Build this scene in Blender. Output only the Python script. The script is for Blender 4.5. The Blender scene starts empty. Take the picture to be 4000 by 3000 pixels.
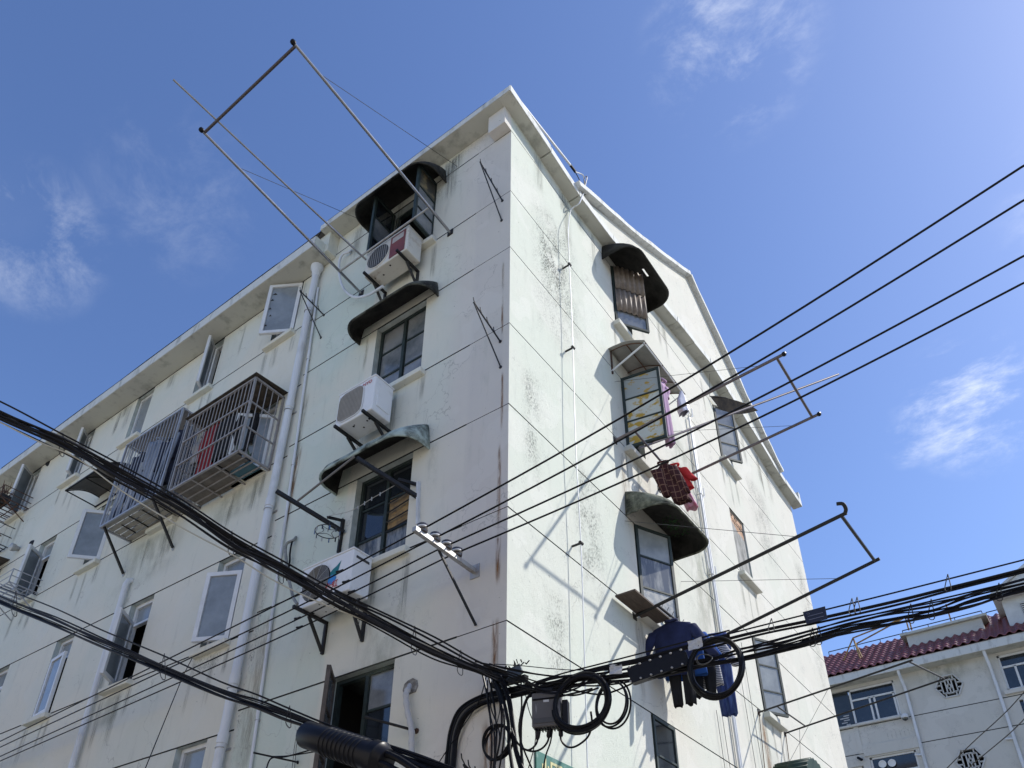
import bpy, bmesh, math, random
from mathutils import Vector, Matrix
random.seed(7)
rnd = random.uniform
scene = bpy.context.scene
# ------------------------------------------------------------------ camera
F = 3136.94; CX = 2022.87; CY = 2208.47          # focal length and principal point in photo pixels (4000 x 3000)
RW = Matrix(((0.812444, 0.583039, 0.000902), (-0.305282, 0.426716, -0.851303), (-0.496727, 0.691360, 0.524674)))
CAM = Vector((4.09366, -5.51299, 1.6))
cd = bpy.data.cameras.new('camera'); cam = bpy.data.objects.new('camera', cd)
scene.collection.objects.link(cam)
cd.sensor_fit = 'HORIZONTAL'; cd.sensor_width = 36.0; cd.lens = 36.0 * F / 4000
cd.shift_x = -(CX - 2000) / 4000; cd.shift_y = (CY - 1500) / 4000
cd.clip_start = 0.05; cd.clip_end = 5000
q0, q1, q2 = [Vector(r).normalized() for r in RW]
cam.matrix_world = Matrix(((q0.x, -q1.x, -q2.x, CAM.x), (q0.y, -q1.y, -q2.y, CAM.y), (q0.z, -q1.z, -q2.z, CAM.z), (0, 0, 0, 1)))
scene.camera = cam
scene.render.resolution_x = 1024; scene.render.resolution_y = 768
# ------------------------------------------------------------------ light
SUN = Vector((2.5, 2.15, 3.33)).normalized()     # towards the sun, from the shadow of the clothes rack
EXPOSURE = 0.42
world = bpy.data.worlds.new('World'); scene.world = world; world.use_nodes = True
wn = world.node_tree.nodes; wl = world.node_tree.links
for n in list(wn): wn.remove(n)
sky = wn.new('ShaderNodeTexSky'); sky.sky_type = 'NISHITA'; sky.sun_disc = False
sky.sun_elevation = math.asin(SUN.z); sky.sun_rotation = math.atan2(SUN.x, SUN.y)
sky.altitude = 20; sky.air_density = 1.0; sky.dust_density = 0.65; sky.ozone_density = 5.0
bg = wn.new('ShaderNodeBackground'); bg.inputs['Strength'].default_value = 0.15
wo = wn.new('ShaderNodeOutputWorld')
tcw = wn.new('ShaderNodeTexCoord')
def wmath(op, a, b=None):
    n = wn.new('ShaderNodeMath'); n.operation = op
    for i, v in enumerate((a, b)):
        if v is None: continue
        if isinstance(v, (int, float)): n.inputs[i].default_value = v
        else: wl.new(v, n.inputs[i])
    return n.outputs[0]
def wnoise(scale, det, ro, dist, st, loc):
    mp = wn.new('ShaderNodeMapping'); mp.inputs['Scale'].default_value = st; mp.inputs['Location'].default_value = loc
    wl.new(tcw.outputs['Generated'], mp.inputs['Vector'])
    n = wn.new('ShaderNodeTexNoise'); n.inputs['Scale'].default_value = scale; n.inputs['Detail'].default_value = det; n.inputs['Roughness'].default_value = ro; n.inputs['Distortion'].default_value = dist
    wl.new(mp.outputs[0], n.inputs['Vector']); return n.outputs['Fac']
def wrange(v, a, b, c=0.0, d=1.0):
    n = wn.new('ShaderNodeMapRange'); n.interpolation_type = 'SMOOTHSTEP'
    for k, x in (('From Min', a), ('From Max', b), ('To Min', c), ('To Max', d)): n.inputs[k].default_value = x
    wl.new(v, n.inputs['Value']); return n.outputs[0]
# wisps of cloud: thin streaky noise gathered in a few patches of the sky
def sky_dir(px, py): return (q0 * ((px - CX) / F) + q1 * ((py - CY) / F) + q2).normalized()
fine = wrange(wnoise(9.0, 12, 0.66, 0.25, (1.0, 1.6, 2.2), (3.1, 1.7, 0.4)), 0.44, 0.80)
patches = None
for (px, py, rad, amp) in ((2860, 170, 6.0, 0.42), (3800, 1580, 5.0, 0.75), (3540, 1735, 1.8, 0.5), (120, 930, 5.0, 0.28), (700, 760, 6, 0.10), (4600, 700, 9, 0.4), (-900, 300, 9, 0.35), (2500, -900, 9, 0.35)):
    dp = wn.new('ShaderNodeVectorMath'); dp.operation = 'DOT_PRODUCT'; dp.inputs[1].default_value = sky_dir(px, py); wl.new(tcw.outputs['Generated'], dp.inputs[0])
    f_ = wrange(dp.outputs['Value'], math.cos(math.radians(rad)), 1.0, 0.0, amp)
    patches = f_ if patches is None else wmath('MAXIMUM', patches, f_)
thin = wrange(wnoise(1.3, 6, 0.55, 0.4, (1, 1.3, 2), (0.3, 5.2, 2.0)), 0.55, 0.85, 0.0, 0.05)
cloud = wmath('MAXIMUM', wmath('MULTIPLY', fine, patches), thin)
mixc = wn.new('ShaderNodeMix'); mixc.data_type = 'RGBA'
wl.new(cloud, mixc.inputs['Factor']); hs = wn.new('ShaderNodeHueSaturation'); hs.inputs['Saturation'].default_value = 1.06; hs.inputs['Hue'].default_value = 0.508; wl.new(sky.outputs[0], hs.inputs['Color']); wl.new(hs.outputs[0], mixc.inputs['A']); mixc.inputs['B'].default_value = (6.6, 6.8, 7.1, 1)
wl.new(mixc.outputs['Result'], bg.inputs['Color']); wl.new(bg.outputs[0], wo.inputs[0])
sd = bpy.data.lights.new('sun', 'SUN'); sd.energy = 4.0; sd.angle = math.radians(0.53); sd.color = (1.0, 0.955, 0.88)
sun = bpy.data.objects.new('sun', sd); scene.collection.objects.link(sun)
sun.rotation_euler = SUN.to_track_quat('Z', 'Y').to_euler(); sun.location = SUN * 60
vs = scene.view_settings; vs.view_transform = 'Standard'; vs.look = 'None'; vs.gamma = 1; vs.use_curve_mapping = False; vs.exposure = EXPOSURE

# ------------------------------------------------------------------ photo pixel -> point on a known plane
def ray(px, py):
    u, v = (px - CX) / F, (py - CY) / F
    return q0 * u + q1 * v + q2
def pl(px, py, d=0.0):                            # on the long facade, d metres out from it (plane y = -d)
    r = ray(px, py); return CAM + r * ((-d - CAM.y) / r.y)
def pg(px, py, d=0.0):                            # on the end wall, d metres out from it (plane x = d)
    r = ray(px, py); return CAM + r * ((d - CAM.x) / r.x)
YB = 26.0
def pb(px, py, d=0.0): return pl(px, py, d - YB)  # on the building behind
def pv(px, py, A, B):                             # on the upright plane that holds the line A-B
    r = ray(px, py); n = Vector((-(B[1] - A[1]), B[0] - A[0], 0))
    return CAM + r * ((Vector((A[0], A[1], 0)) - CAM).dot(n) / r.dot(n))
V3 = Vector

# ------------------------------------------------------------------ materials
MATS = {}
def mat(name, col, rough=0.6, metal=0.0, var=0.0, scale=3.0, bump=0.0, bscale=60, spec=0.4, stretch=None, col2=None, lo=0.35, hi=0.65):
    if name in MATS: return MATS[name]
    m = bpy.data.materials.new(name); m.use_nodes = True
    nt = m.node_tree; N = nt.nodes; K = nt.links; b = N['Principled BSDF']
    b.inputs['Base Color'].default_value = (*col, 1); b.inputs['Roughness'].default_value = rough
    b.inputs['Metallic'].default_value = metal; b.inputs['Specular IOR Level'].default_value = spec
    if var > 0 or col2 or bump > 0:
        g = N.new('ShaderNodeNewGeometry'); vec = g.outputs['Position']
        if stretch:
            mp_ = N.new('ShaderNodeMapping'); mp_.inputs['Scale'].default_value = stretch; K.new(vec, mp_.inputs['Vector']); svec = mp_.outputs[0]
        else: svec = vec
        if var > 0 or col2:
            no = N.new('ShaderNodeTexNoise'); no.inputs['Scale'].default_value = scale; no.inputs['Detail'].default_value = 7; no.inputs['Roughness'].default_value = 0.65
            K.new(svec, no.inputs['Vector'])
            rp = N.new('ShaderNodeMapRange'); rp.inputs['From Min'].default_value = lo; rp.inputs['From Max'].default_value = hi; K.new(no.outputs['Fac'], rp.inputs['Value'])
            mx = N.new('ShaderNodeMix'); mx.data_type = 'RGBA'; K.new(rp.outputs[0], mx.inputs['Factor'])
            c2 = col2 if col2 else tuple(max(0, c * (1 - var)) for c in col)
            mx.inputs['A'].default_value = (*col, 1); mx.inputs['B'].default_value = (*c2, 1)
            K.new(mx.outputs['Result'], b.inputs['Base Color'])
        if bump > 0:
            nb = N.new('ShaderNodeTexNoise'); nb.inputs['Scale'].default_value = bscale; nb.inputs['Detail'].default_value = 5; K.new(vec, nb.inputs['Vector'])
            bp = N.new('ShaderNodeBump'); bp.inputs['Strength'].default_value = bump; bp.inputs['Distance'].default_value = 0.01
            K.new(nb.outputs['Fac'], bp.inputs['Height']); K.new(bp.outputs[0], b.inputs['Normal'])
    MATS[name] = m; return m

def node_tools(m):
    nt = m.node_tree; N = nt.nodes; K = nt.links
    def mth(op, a, b=None, c=None):
        n = N.new('ShaderNodeMath'); n.operation = op
        for i, v in enumerate((a, b, c)):
            if v is None: continue
            if isinstance(v, (int, float)): n.inputs[i].default_value = v
            else: K.new(v, n.inputs[i])
        return n.outputs[0]
    def rng(v, a, b, c=0.0, d=1.0, smooth=True):
        n = N.new('ShaderNodeMapRange'); n.interpolation_type = 'SMOOTHSTEP' if smooth else 'LINEAR'
        n.inputs['From Min'].default_value = a; n.inputs['From Max'].default_value = b; n.inputs['To Min'].default_value = c; n.inputs['To Max'].default_value = d
        K.new(v, n.inputs['Value']); return n.outputs[0]
    def noise(vec, s, det=6, ro=0.6, st=None, dist=0.0):
        if st:
            mp_ = N.new('ShaderNodeMapping'); mp_.inputs['Scale'].default_value = st; K.new(vec, mp_.inputs['Vector']); vec = mp_.outputs[0]
        n = N.new('ShaderNodeTexNoise'); n.inputs['Scale'].default_value = s; n.inputs['Detail'].default_value = det; n.inputs['Roughness'].default_value = ro; n.inputs['Distortion'].default_value = dist
        K.new(vec, n.inputs['Vector']); return n.outputs['Fac']
    def mix(fac, a, b):
        n = N.new('ShaderNodeMix'); n.data_type = 'RGBA'
        for k, v in (('Factor', fac), ('A', a), ('B', b)):
            if isinstance(v, tuple): n.inputs[k].default_value = (*v, 1)
            elif isinstance(v, (int, float)): n.inputs[k].default_value = v
            else: K.new(v, n.inputs[k])
        return n.outputs['Result']
    return N, K, mth, rng, noise, mix

def facade_mat(name, base, alt, third, gable=False):
    m = bpy.data.materials.new(name); m.use_nodes = True
    N, K, mth, rng, noise, mix = node_tools(m); b = N['Principled BSDF']
    g = N.new('ShaderNodeNewGeometry'); P = g.outputs['Position']
    sx = N.new('ShaderNodeSeparateXYZ'); K.new(P, sx.inputs[0]); X, Y, Z = sx.outputs
    n1 = noise(P, 0.55, 4, 0.5); n2 = noise(P, 2.4, 7, 0.65); n3 = noise(P, 7.0, 6, 0.7, (1, 1, 0.16)); n4 = noise(P, 34, 4, 0.75)
    c = mix(rng(n1, 0.42, 0.58), base, alt)
    if not gable:                                  # repainted grey patches by the corner and round the pipe
        c = mix(mth('MULTIPLY', rng(X, -1.15, -0.70), rng(n1, 0.3, 0.7, 0.4, 1.0)), c, third)
        c = mix(mth('MULTIPLY', mth('MULTIPLY', rng(X, -0.66, -0.56), rng(Z, 4.9, 4.95)), 0.22), c, (0.50, 0.47, 0.47))
        side = mth('MULTIPLY', rng(X, -4.05, -3.95), rng(X, -2.62, -2.55, 1.0, 0.0))
        c = mix(mth('MULTIPLY', side, rng(n1, 0.35, 0.6, 0.1, 0.55)), c, (0.52, 0.63, 0.56))
    else:
        c = mix(mth('MULTIPLY', rng(Y, 2.4, 2.9), rng(n1, 0.3, 0.6, 0.5, 1.0)), c, third)
    # dirt: fine speckle in patches, rain streaks
    patch = rng(n2, 0.52, 0.72); speck = rng(n4, 0.48, 0.62)
    c = mix(mth('MULTIPLY', mth('MULTIPLY', patch, speck), 0.5 if gable else 0.22), c, (0.17, 0.19, 0.18))
    c = mix(mth('MULTIPLY', rng(n3, 0.53, 0.75), 0.35 if gable else 0.42), c, (0.42, 0.43, 0.38))
    vo = N.new('ShaderNodeTexVoronoi'); vo.feature = 'DISTANCE_TO_EDGE'; vo.inputs['Scale'].default_value = 0.8
    wv = N.new('ShaderNodeVectorMath'); wv.operation = 'ADD'; nz = N.new('ShaderNodeTexNoise'); nz.inputs['Scale'].default_value = 2.6; nz.inputs['Detail'].default_value = 8; K.new(P, nz.inputs['Vector']); K.new(P, wv.inputs[0]); K.new(nz.outputs['Color'], wv.inputs[1]); K.new(wv.outputs[0], vo.inputs['Vector'])
    c = mix(mth('MULTIPLY', mth('MULTIPLY', rng(vo.outputs['Distance'], 0.0, 0.008, 1.0, 0.0), rng(n1, 0.48, 0.6)), 0.45), c, (0.16, 0.16, 0.15))
    c = mix(mth('MULTIPLY', rng(noise(P, 1.1, 3, 0.4, (1, 1, 1)), 0.56, 0.575), 0.16), c, (0.74, 0.73, 0.68))
    pits = rng(noise(P, 19, 3, 0.5), 0.70, 0.74)
    c = mix(mth('MULTIPLY', pits, 0.5), c, (0.12, 0.12, 0.11))
    K.new(c, b.inputs['Base Color']); b.inputs['Roughness'].default_value = 0.92; b.inputs['Specular IOR Level'].default_value = 0.15
    bp = N.new('ShaderNodeBump'); bp.inputs['Strength'].default_value = 0.6; bp.inputs['Distance'].default_value = 0.012
    K.new(mth('ADD', noise(P, 90, 4, 0.7), mth('MULTIPLY', noise(P, 9, 4), 0.8)), bp.inputs['Height']); K.new(bp.outputs[0], b.inputs['Normal'])
    return m
def stain_mat(name, col, density, st, sc=6.0, speck=False):     # a dirt mark that fades out at its ragged rim
    m = bpy.data.materials.new(name); m.use_nodes = True
    N, K, mth, rng, noise, mix = node_tools(m); b = N['Principled BSDF']
    b.inputs['Base Color'].default_value = (*col, 1); b.inputs['Roughness'].default_value = 0.95; b.inputs['Specular IOR Level'].default_value = 0.1
    g = N.new('ShaderNodeNewGeometry'); uv = N.new('ShaderNodeUVMap')
    s = N.new('ShaderNodeSeparateXYZ'); K.new(uv.outputs[0], s.inputs[0])
    U, W = s.outputs[0], s.outputs[1]
    ex = mth('SUBTRACT', 1.0, mth('ABSOLUTE', mth('SUBTRACT', mth('MULTIPLY', U, 2.0), 1.0)))
    ey = mth('MULTIPLY', rng(W, 0.0, 0.35), rng(W, 0.85, 1.0, 1.0, 0.0))
    n = noise(g.outputs['Position'], sc, 7, 0.7, st)
    a = mth('MULTIPLY', mth('MULTIPLY', rng(ex, 0.0, 0.9), ey), rng(n, 0.36, 0.62))
    if speck: a = mth('MULTIPLY', a, rng(noise(g.outputs['Position'], 48, 5, 0.75, (1, 1, .6)), 0.47, 0.60))
    K.new(mth('MULTIPLY', a, density), b.inputs['Alpha']); return m

M_left = facade_mat('painted_render_warmed_for_shade', (0.69, 0.67, 0.58), (0.64, 0.65, 0.575), (0.64, 0.60, 0.55))  # same paint, warmed and lightened to offset blue sky light in the shade
M_gable = facade_mat('painted_render_dimmed_for_sun', (0.565, 0.595, 0.52), (0.585, 0.60, 0.53), (0.605, 0.59, 0.525), True)  # same paint, darker tint to hold down the direct sun
M_groove = mat('groove_grime', (0.055, 0.06, 0.058), 0.95, var=0.5, scale=6)
M_conc = mat('eave_concrete', (0.50, 0.50, 0.44), 0.9, col2=(0.20, 0.20, 0.17), scale=3.2, lo=0.52, hi=0.8, bump=0.5, bscale=50)
M_fascia = mat('eave_fascia_paint', (0.60, 0.61, 0.585), 0.9, col2=(0.34, 0.345, 0.32), scale=5, lo=0.52, hi=0.72, bump=0.4, bscale=60, stretch=(1, 1, 0.35))
M_reveal = mat('window_reveal_paint', (0.50, 0.55, 0.52), 0.9, var=0.35, scale=5, bump=0.3)
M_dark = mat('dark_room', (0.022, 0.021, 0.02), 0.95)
M_steel = mat('dark_green_steel_frame', (0.028, 0.043, 0.04), 0.6, var=0.4, scale=14)
M_pvc = mat('white_window_plastic', (0.70, 0.71, 0.71), 0.4, var=0.12, scale=5)
M_frost = mat('frosted_glass', (0.27, 0.30, 0.32), 0.12, var=0.3, scale=2.2, spec=0.6)
M_glassd = mat('dark_glass', (0.02, 0.026, 0.034), 0.06, spec=0.9, var=0.5, scale=3)
M_glassg = mat('dusty_glass', (0.10, 0.115, 0.125), 0.14, spec=0.8, col2=(0.24, 0.25, 0.26), scale=2.5)
M_glassd2 = mat('streaked_dirty_glass', (0.06, 0.07, 0.085), 0.2, spec=0.7, col2=(0.42, 0.42, 0.38), scale=5, stretch=(1, 1.2, 0.25), lo=0.45, hi=0.7)
M_canopy = mat('mossy_concrete_canopy', (0.11, 0.115, 0.095), 0.95, col2=(0.018, 0.018, 0.016), scale=4.5, lo=0.38, hi=0.6, bump=0.7, bscale=40)
M_canopy2 = mat('black_mould_canopy', (0.05, 0.05, 0.045), 0.95, col2=(0.012, 0.012, 0.011), scale=4, lo=0.35, hi=0.6, bump=0.7, bscale=40)
M_canopy3 = mat('mint_painted_canopy', (0.40, 0.48, 0.44), 0.95, col2=(0.045, 0.05, 0.04), scale=4.2, lo=0.40, hi=0.62, bump=0.7, bscale=40)
M_pipe = mat('white_plastic_pipe', (0.66, 0.68, 0.70), 0.45, col2=(0.42, 0.43, 0.42), scale=3, lo=0.5, hi=0.8, stretch=(1, 1, 0.4))
M_acw = mat('ac_white_enamel', (0.72, 0.73, 0.73), 0.35, col2=(0.52, 0.52, 0.49), scale=4, lo=0.55, hi=0.8)
M_acold = mat('ac_old_enamel', (0.60, 0.585, 0.53), 0.5, col2=(0.28, 0.2, 0.13), scale=5, lo=0.55, hi=0.72)
M_rust = mat('rusty_steel', (0.055, 0.04, 0.034), 0.85, col2=(0.12, 0.055, 0.028), scale=16, bump=0.4)
M_black = mat('black_cable_sheath', (0.008, 0.008, 0.010), 0.40, spec=0.14, var=0.5, scale=25)
M_blackm = mat('black_moulded_plastic', (0.007, 0.007, 0.010), 0.34, spec=0.2, var=0.3, scale=8)
M_iron = mat('black_iron', (0.016, 0.015, 0.015), 0.6, var=0.4, scale=20)
M_stain = mat('stainless_tube', (0.40, 0.40, 0.41), 0.22, 0.95, var=0.2, scale=8)
M_galv = mat('galvanised_tube', (0.42, 0.42, 0.41), 0.5, 0.6, col2=(0.26, 0.2, 0.16), scale=10, lo=0.5, hi=0.75)
M_wire = mat('thin_wire', (0.05, 0.05, 0.05), 0.6)
M_porc = mat('brown_porcelain', (0.05, 0.04, 0.04), 0.2, spec=0.7)
M_porcw = mat('white_porcelain', (0.7, 0.7, 0.68), 0.2, spec=0.6)
M_cage = mat('cage_steel_paint', (0.36, 0.34, 0.33), 0.55, 0.2, var=0.25, scale=12)
M_cagel = mat('cage_steel_bluish', (0.42, 0.43, 0.46), 0.45, 0.4, var=0.2, scale=12)
M_roofing = mat('rusted_sheet', (0.04, 0.036, 0.032), 0.9, col2=(0.1, 0.08, 0.06), scale=9)

# ------------------------------------------------------------------ mesh tools
COL = scene.collection
class MB:
    def __init__(s): s.v = []; s.f = []; s.mi = []
    def add(s, vs, fs, mi=0):
        o = len(s.v); s.v += [tuple(v) for v in vs]; s.f += [tuple(i + o for i in f) for f in fs]; s.mi += [mi] * len(fs); return s
    def quad(s, a, b, c, d, mi=0): return s.add([a, b, c, d], [(0, 1, 2, 3)], mi)
    def box(s, x0, x1, y0, y1, z0, z1, mi=0):
        return s.add([(x0, y0, z0), (x1, y0, z0), (x1, y1, z0), (x0, y1, z0), (x0, y0, z1), (x1, y0, z1), (x1, y1, z1), (x0, y1, z1)],
                     [(0, 3, 2, 1), (4, 5, 6, 7), (0, 1, 5, 4), (1, 2, 6, 5), (2, 3, 7, 6), (3, 0, 4, 7)], mi)
    def bar(s, p, q, w, h, up=(0, 0, 1), mi=0):
        p = V3(p); q = V3(q); d = (q - p).normalized(); u = V3(up); a = d.cross(u)
        if a.length < 1e-4: a = d.cross(V3((1, 0, 0)))
        a.normalize(); u = a.cross(d).normalized()
        vs = [e + a * (i * w / 2) + u * (j * h / 2) for e in (p, q) for i, j in ((-1, -1), (1, -1), (1, 1), (-1, 1))]
        return s.add(vs, [(0, 1, 2, 3), (7, 6, 5, 4), (0, 4, 5, 1), (1, 5, 6, 2), (2, 6, 7, 3), (3, 7, 4, 0)], mi)
    def tube(s, pts, r, n=8, mi=0, caps=True, closed=False):
        pts = [V3(p) for p in pts]; k = len(pts); rs = r if isinstance(r, (list, tuple)) else [r] * k
        rings = []; pa = None
        for i, p in enumerate(pts):
            if closed: t = pts[(i + 1) % k] - pts[i - 1]
            else: t = pts[min(i + 1, k - 1)] - pts[max(i - 1, 0)]
            t.normalize()
            if pa is None:
                a = t.cross(V3((0, 0, 1)));
                if a.length < 1e-3: a = t.cross(V3((1, 0, 0)))
            else: a = pa - t * pa.dot(t)
            a.normalize(); pa = a; b = t.cross(a)
            rings.append([p + (a * math.cos(2 * math.pi * j / n) + b * math.sin(2 * math.pi * j / n)) * rs[i] for j in range(n)])
        vs = [v for rg in rings for v in rg]; fs = []
        for i in range(k if closed else k - 1):
            i2 = (i + 1) % k
            for j in range(n): fs.append((i * n + j, i * n + (j + 1) % n, i2 * n + (j + 1) % n, i2 * n + j))
        if caps and not closed: fs += [tuple(range(n - 1, -1, -1)), tuple((k - 1) * n + j for j in range(n))]
        return s.add(vs, fs, mi)
    def lathe(s, prof, o, ax, n=16, mi=0):          # prof: (radius, height along ax)
        o = V3(o); ax = V3(ax).normalized(); a = ax.cross(V3((0, 0, 1)))
        if a.length < 1e-3: a = ax.cross(V3((1, 0, 0)))
        a.normalize(); b = ax.cross(a); k = len(prof)
        vs = [o + ax * h + (a * math.cos(2 * math.pi * j / n) + b * math.sin(2 * math.pi * j / n)) * max(r, 1e-4) for r, h in prof for j in range(n)]
        fs = [(i * n + j, i * n + (j + 1) % n, (i + 1) * n + (j + 1) % n, (i + 1) * n + j) for i in range(k - 1) for j in range(n)]
        fs += [tuple(range(n - 1, -1, -1)), tuple((k - 1) * n + j for j in range(n))]
        return s.add(vs, fs, mi)
    def prism(s, poly, ext, mi=0):                  # poly: points in 3D, ext: vector
        k = len(poly); e = V3(ext); vs = [V3(p) for p in poly] + [V3(p) + e for p in poly]
        fs = [tuple(range(k - 1, -1, -1)), tuple(range(k, 2 * k))] + [(i, (i + 1) % k, k + (i + 1) % k, k + i) for i in range(k)]
        return s.add(vs, fs, mi)
    def build(s, name, m, parent=None, smooth=False, bevel=0.0, solid=0.0, seg=2):
        me = bpy.data.meshes.new(name)
        vs = [V3(v) for v in s.v]
        lo = V3([min(v[i] for v in vs) for i in range(3)]); hi = V3([max(v[i] for v in vs) for i in range(3)])
        o_ = V3(((lo.x + hi.x) / 2, (lo.y + hi.y) / 2, lo.z))
        me.from_pydata([tuple(v - o_) for v in vs], [], s.f)
        ms = m if isinstance(m, (list, tuple)) else [m]
        for k in ms: me.materials.append(k)
        if len(ms) > 1: me.polygons.foreach_set('material_index', s.mi)
        bm = bmesh.new(); bm.from_mesh(me); bmesh.ops.recalc_face_normals(bm, faces=bm.faces)
        if smooth:
            for f_ in bm.faces: f_.smooth = True
        bm.to_mesh(me); bm.free(); me.update()
        ob = bpy.data.objects.new(name, me); COL.objects.link(ob); ob.location = o_
        if smooth and smooth != 2:
            try: me.set_sharp_from_angle(angle=math.radians(40))
            except Exception: pass
        if solid:
            md = ob.modifiers.new('thickness', 'SOLIDIFY'); md.thickness = solid; md.offset = 0
        if bevel:
            md = ob.modifiers.new('bevel', 'BEVEL'); md.width = bevel; md.segments = seg; md.limit_method = 'ANGLE'
        if parent: attach(ob, parent)
        return ob
def wpos(o):
    p = V3(o.location)
    while o.parent: o = o.parent; p = p + V3(o.location)
    return p
def attach(ob, parent):                             # nothing is rotated or scaled, so offsets are enough
    w = V3(ob.location); ob.parent = parent; ob.location = w - wpos(parent)
def tag(o, label=None, cat=None, group=None, kind=None):
    for k, v in (('label', label), ('category', cat), ('group', group), ('kind', kind)):
        if v: o[k] = v
    return o
def thing(name, loc, label, cat, group=None):
    o = bpy.data.objects.new(name, None); COL.objects.link(o); o.location = V3(loc); o.empty_display_size = 0.1
    return tag(o, label, cat, group)
def copy_tree(o, parent=None):
    c = o.copy(); COL.objects.link(c); c.parent = parent
    for ch in list(o.children): copy_tree(ch, c)
    return c
def lerp(a, b, t): return V3(a) * (1 - t) + V3(b) * t
def smooth_path(pts, k=6):                          # Catmull-Rom through the points
    pts = [V3(p) for p in pts]; out = []
    for i in range(len(pts) - 1):
        p0 = pts[max(i - 1, 0)]; p1 = pts[i]; p2 = pts[i + 1]; p3 = pts[min(i + 2, len(pts) - 1)]
        for j in range(k):
            t = j / k
            out.append(0.5 * ((2 * p1) + (p2 - p0) * t + (2 * p0 - 5 * p1 + 4 * p2 - p3) * t * t + (3 * p1 - p0 - 3 * p2 + p3) * t ** 3))
    return out + [pts[-1]]
def text_mesh(body, name, size, m, origin, xdir, zdir, parent, font_depth=0.0015):
    cu = bpy.data.curves.new(name, 'FONT'); cu.body = body; cu.size = size; cu.extrude = font_depth
    tmp = bpy.data.objects.new(name, cu); COL.objects.link(tmp)
    bpy.context.view_layer.update(); dg = bpy.context.evaluated_depsgraph_get()
    me0 = bpy.data.meshes.new_from_object(tmp.evaluated_get(dg)); bpy.data.objects.remove(tmp)
    xd = V3(xdir).normalized(); zd = V3(zdir).normalized(); o = V3(origin); nd = xd.cross(zd)
    mb = MB(); mb.add([o + xd * v.co.x + zd * v.co.y + nd * v.co.z for v in me0.vertices], [tuple(p.vertices) for p in me0.polygons])
    if not mb.v: return None
    return mb.build(name, m, parent)
def stain(P3, name, m, parent):                     # P3: four corners (bottom-left, bottom-right, top-right, top-left)
    mb = MB().quad(*P3); ob = mb.build(name, m, parent)
    uv = ob.data.uv_layers.new(name='UVMap'); order = {}
    co = [V3(v.co) + wpos(ob) for v in ob.data.vertices]
    ref = [V3(p) for p in P3]; uvs = [(0, 0), (1, 0), (1, 1), (0, 1)]
    for lp in ob.data.loops:
        w = co[lp.vertex_index]; k = min(range(4), key=lambda i: (ref[i] - w).length); uv.data[lp.index].uv = uvs[k]
    return ob

# ------------------------------------------------------------------ ground
gr = MB().quad((-400, -400, 0), (400, -400, 0), (400, 400, 0), (-400, 400, 0)).build('ground', mat('concrete_lane', (0.26, 0.245, 0.22), 0.9, var=0.3, scale=0.7), None)  # unseen ground, colour lightened to bounce warm light onto the shaded facade
tag(gr, kind='structure')


# ================================================================== the apartment building
ZT, ZA, ZB, ZC, ZE, ZF, ZG = 13.53, 12.04, 10.81, 9.35, 8.015, 6.56, 5.21
XS = -4.05                                           # where the long wing begins
bld = thing('apartment_building', (-7.8, 6.1, 0), 'old mint white five storey apartment block with mould stained eaves', 'building')
REV = 0.14
def relief(U, W, openings, grooves, to3, mats, name):
    us = {U[0], U[1]}; wsn = {W[0], W[1]}
    for a, b, c_, d_ in openings: us |= {a, b}; wsn |= {c_, d_}
    for a, b, zc, g_ in grooves: us |= {a, b}; wsn |= {zc - g_, zc + g_}
    us = sorted(us); wsn = sorted(wsn)
    def depth(u, w):
        for a, b, c_, d_ in openings:
            if a < u < b and c_ < w < d_: return REV, 2
        for a, b, zc, g_ in grooves:
            if a < u < b and zc - g_ < w < zc + g_: return 0.016, 1
        return 0.0, 0
    mb = MB(); nu, nw = len(us) - 1, len(wsn) - 1
    D = [[depth((us[i] + us[i + 1]) / 2, (wsn[j] + wsn[j + 1]) / 2) for j in range(nw)] for i in range(nu)]
    for i in range(nu):
        for j in range(nw):
            d_, k = D[i][j]; a, b, c_, e = us[i], us[i + 1], wsn[j], wsn[j + 1]
            if k != 2: mb.quad(to3(a, c_, d_), to3(b, c_, d_), to3(b, e, d_), to3(a, e, d_), k)
            if i + 1 < nu and abs(D[i + 1][j][0] - d_) > 1e-6:
                d2, k2 = D[i + 1][j]; mb.quad(to3(b, c_, d_), to3(b, c_, d2), to3(b, e, d2), to3(b, e, d_), max(k, k2))
            if j + 1 < nw and abs(D[i][j + 1][0] - d_) > 1e-6:
                d2, k2 = D[i][j + 1]; mb.quad(to3(a, e, d_), to3(b, e, d_), to3(b, e, d2), to3(a, e, d2), max(k, k2))
    return mb.build(name, mats, bld)
toL = lambda u, w, d: (u, d, w)
toG = lambda u, w, d: (-d, u, w)
# openings: (start, end, sill, head)
C1X = (-2.43, -1.46)
COLS = [(-5.20, -4.56), (-7.43, -6.79), (-9.67, -9.07), (-11.93, -11.29), (-14.2, -13.56)]
ROWS = [(12.12, 13.41), (9.18, 10.62), (6.30, 7.76), (3.4, 4.97)]
opL = [(*C1X, ZA + .03, ZT), (*C1X, ZC, ZB), (*C1X, ZF, ZE), (*C1X, 3.7, ZG)]
for cx in COLS:
    for r in ROWS: opL.append((*cx, *r))
grL = []
for zc in (ZT, ZA, ZB, ZC, ZE, ZF, ZG, 3.7):
    grL += [(XS, -0.62, zc, 0.011), (-0.62, 0.0, zc, 0.005)]
for zc in (13.42, 12.12, 10.62, 9.18, 7.76, 6.30, 4.97, 3.4): grL.append((-15.6, XS, zc, 0.011))
relief((-15.6, 0.0), (0.0, 14.0), opL, grL, toL, [M_left, M_groove, M_reveal], 'wall')
G1Y, G2Y = (2.96, 3.60), (7.28, 7.98)
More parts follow.
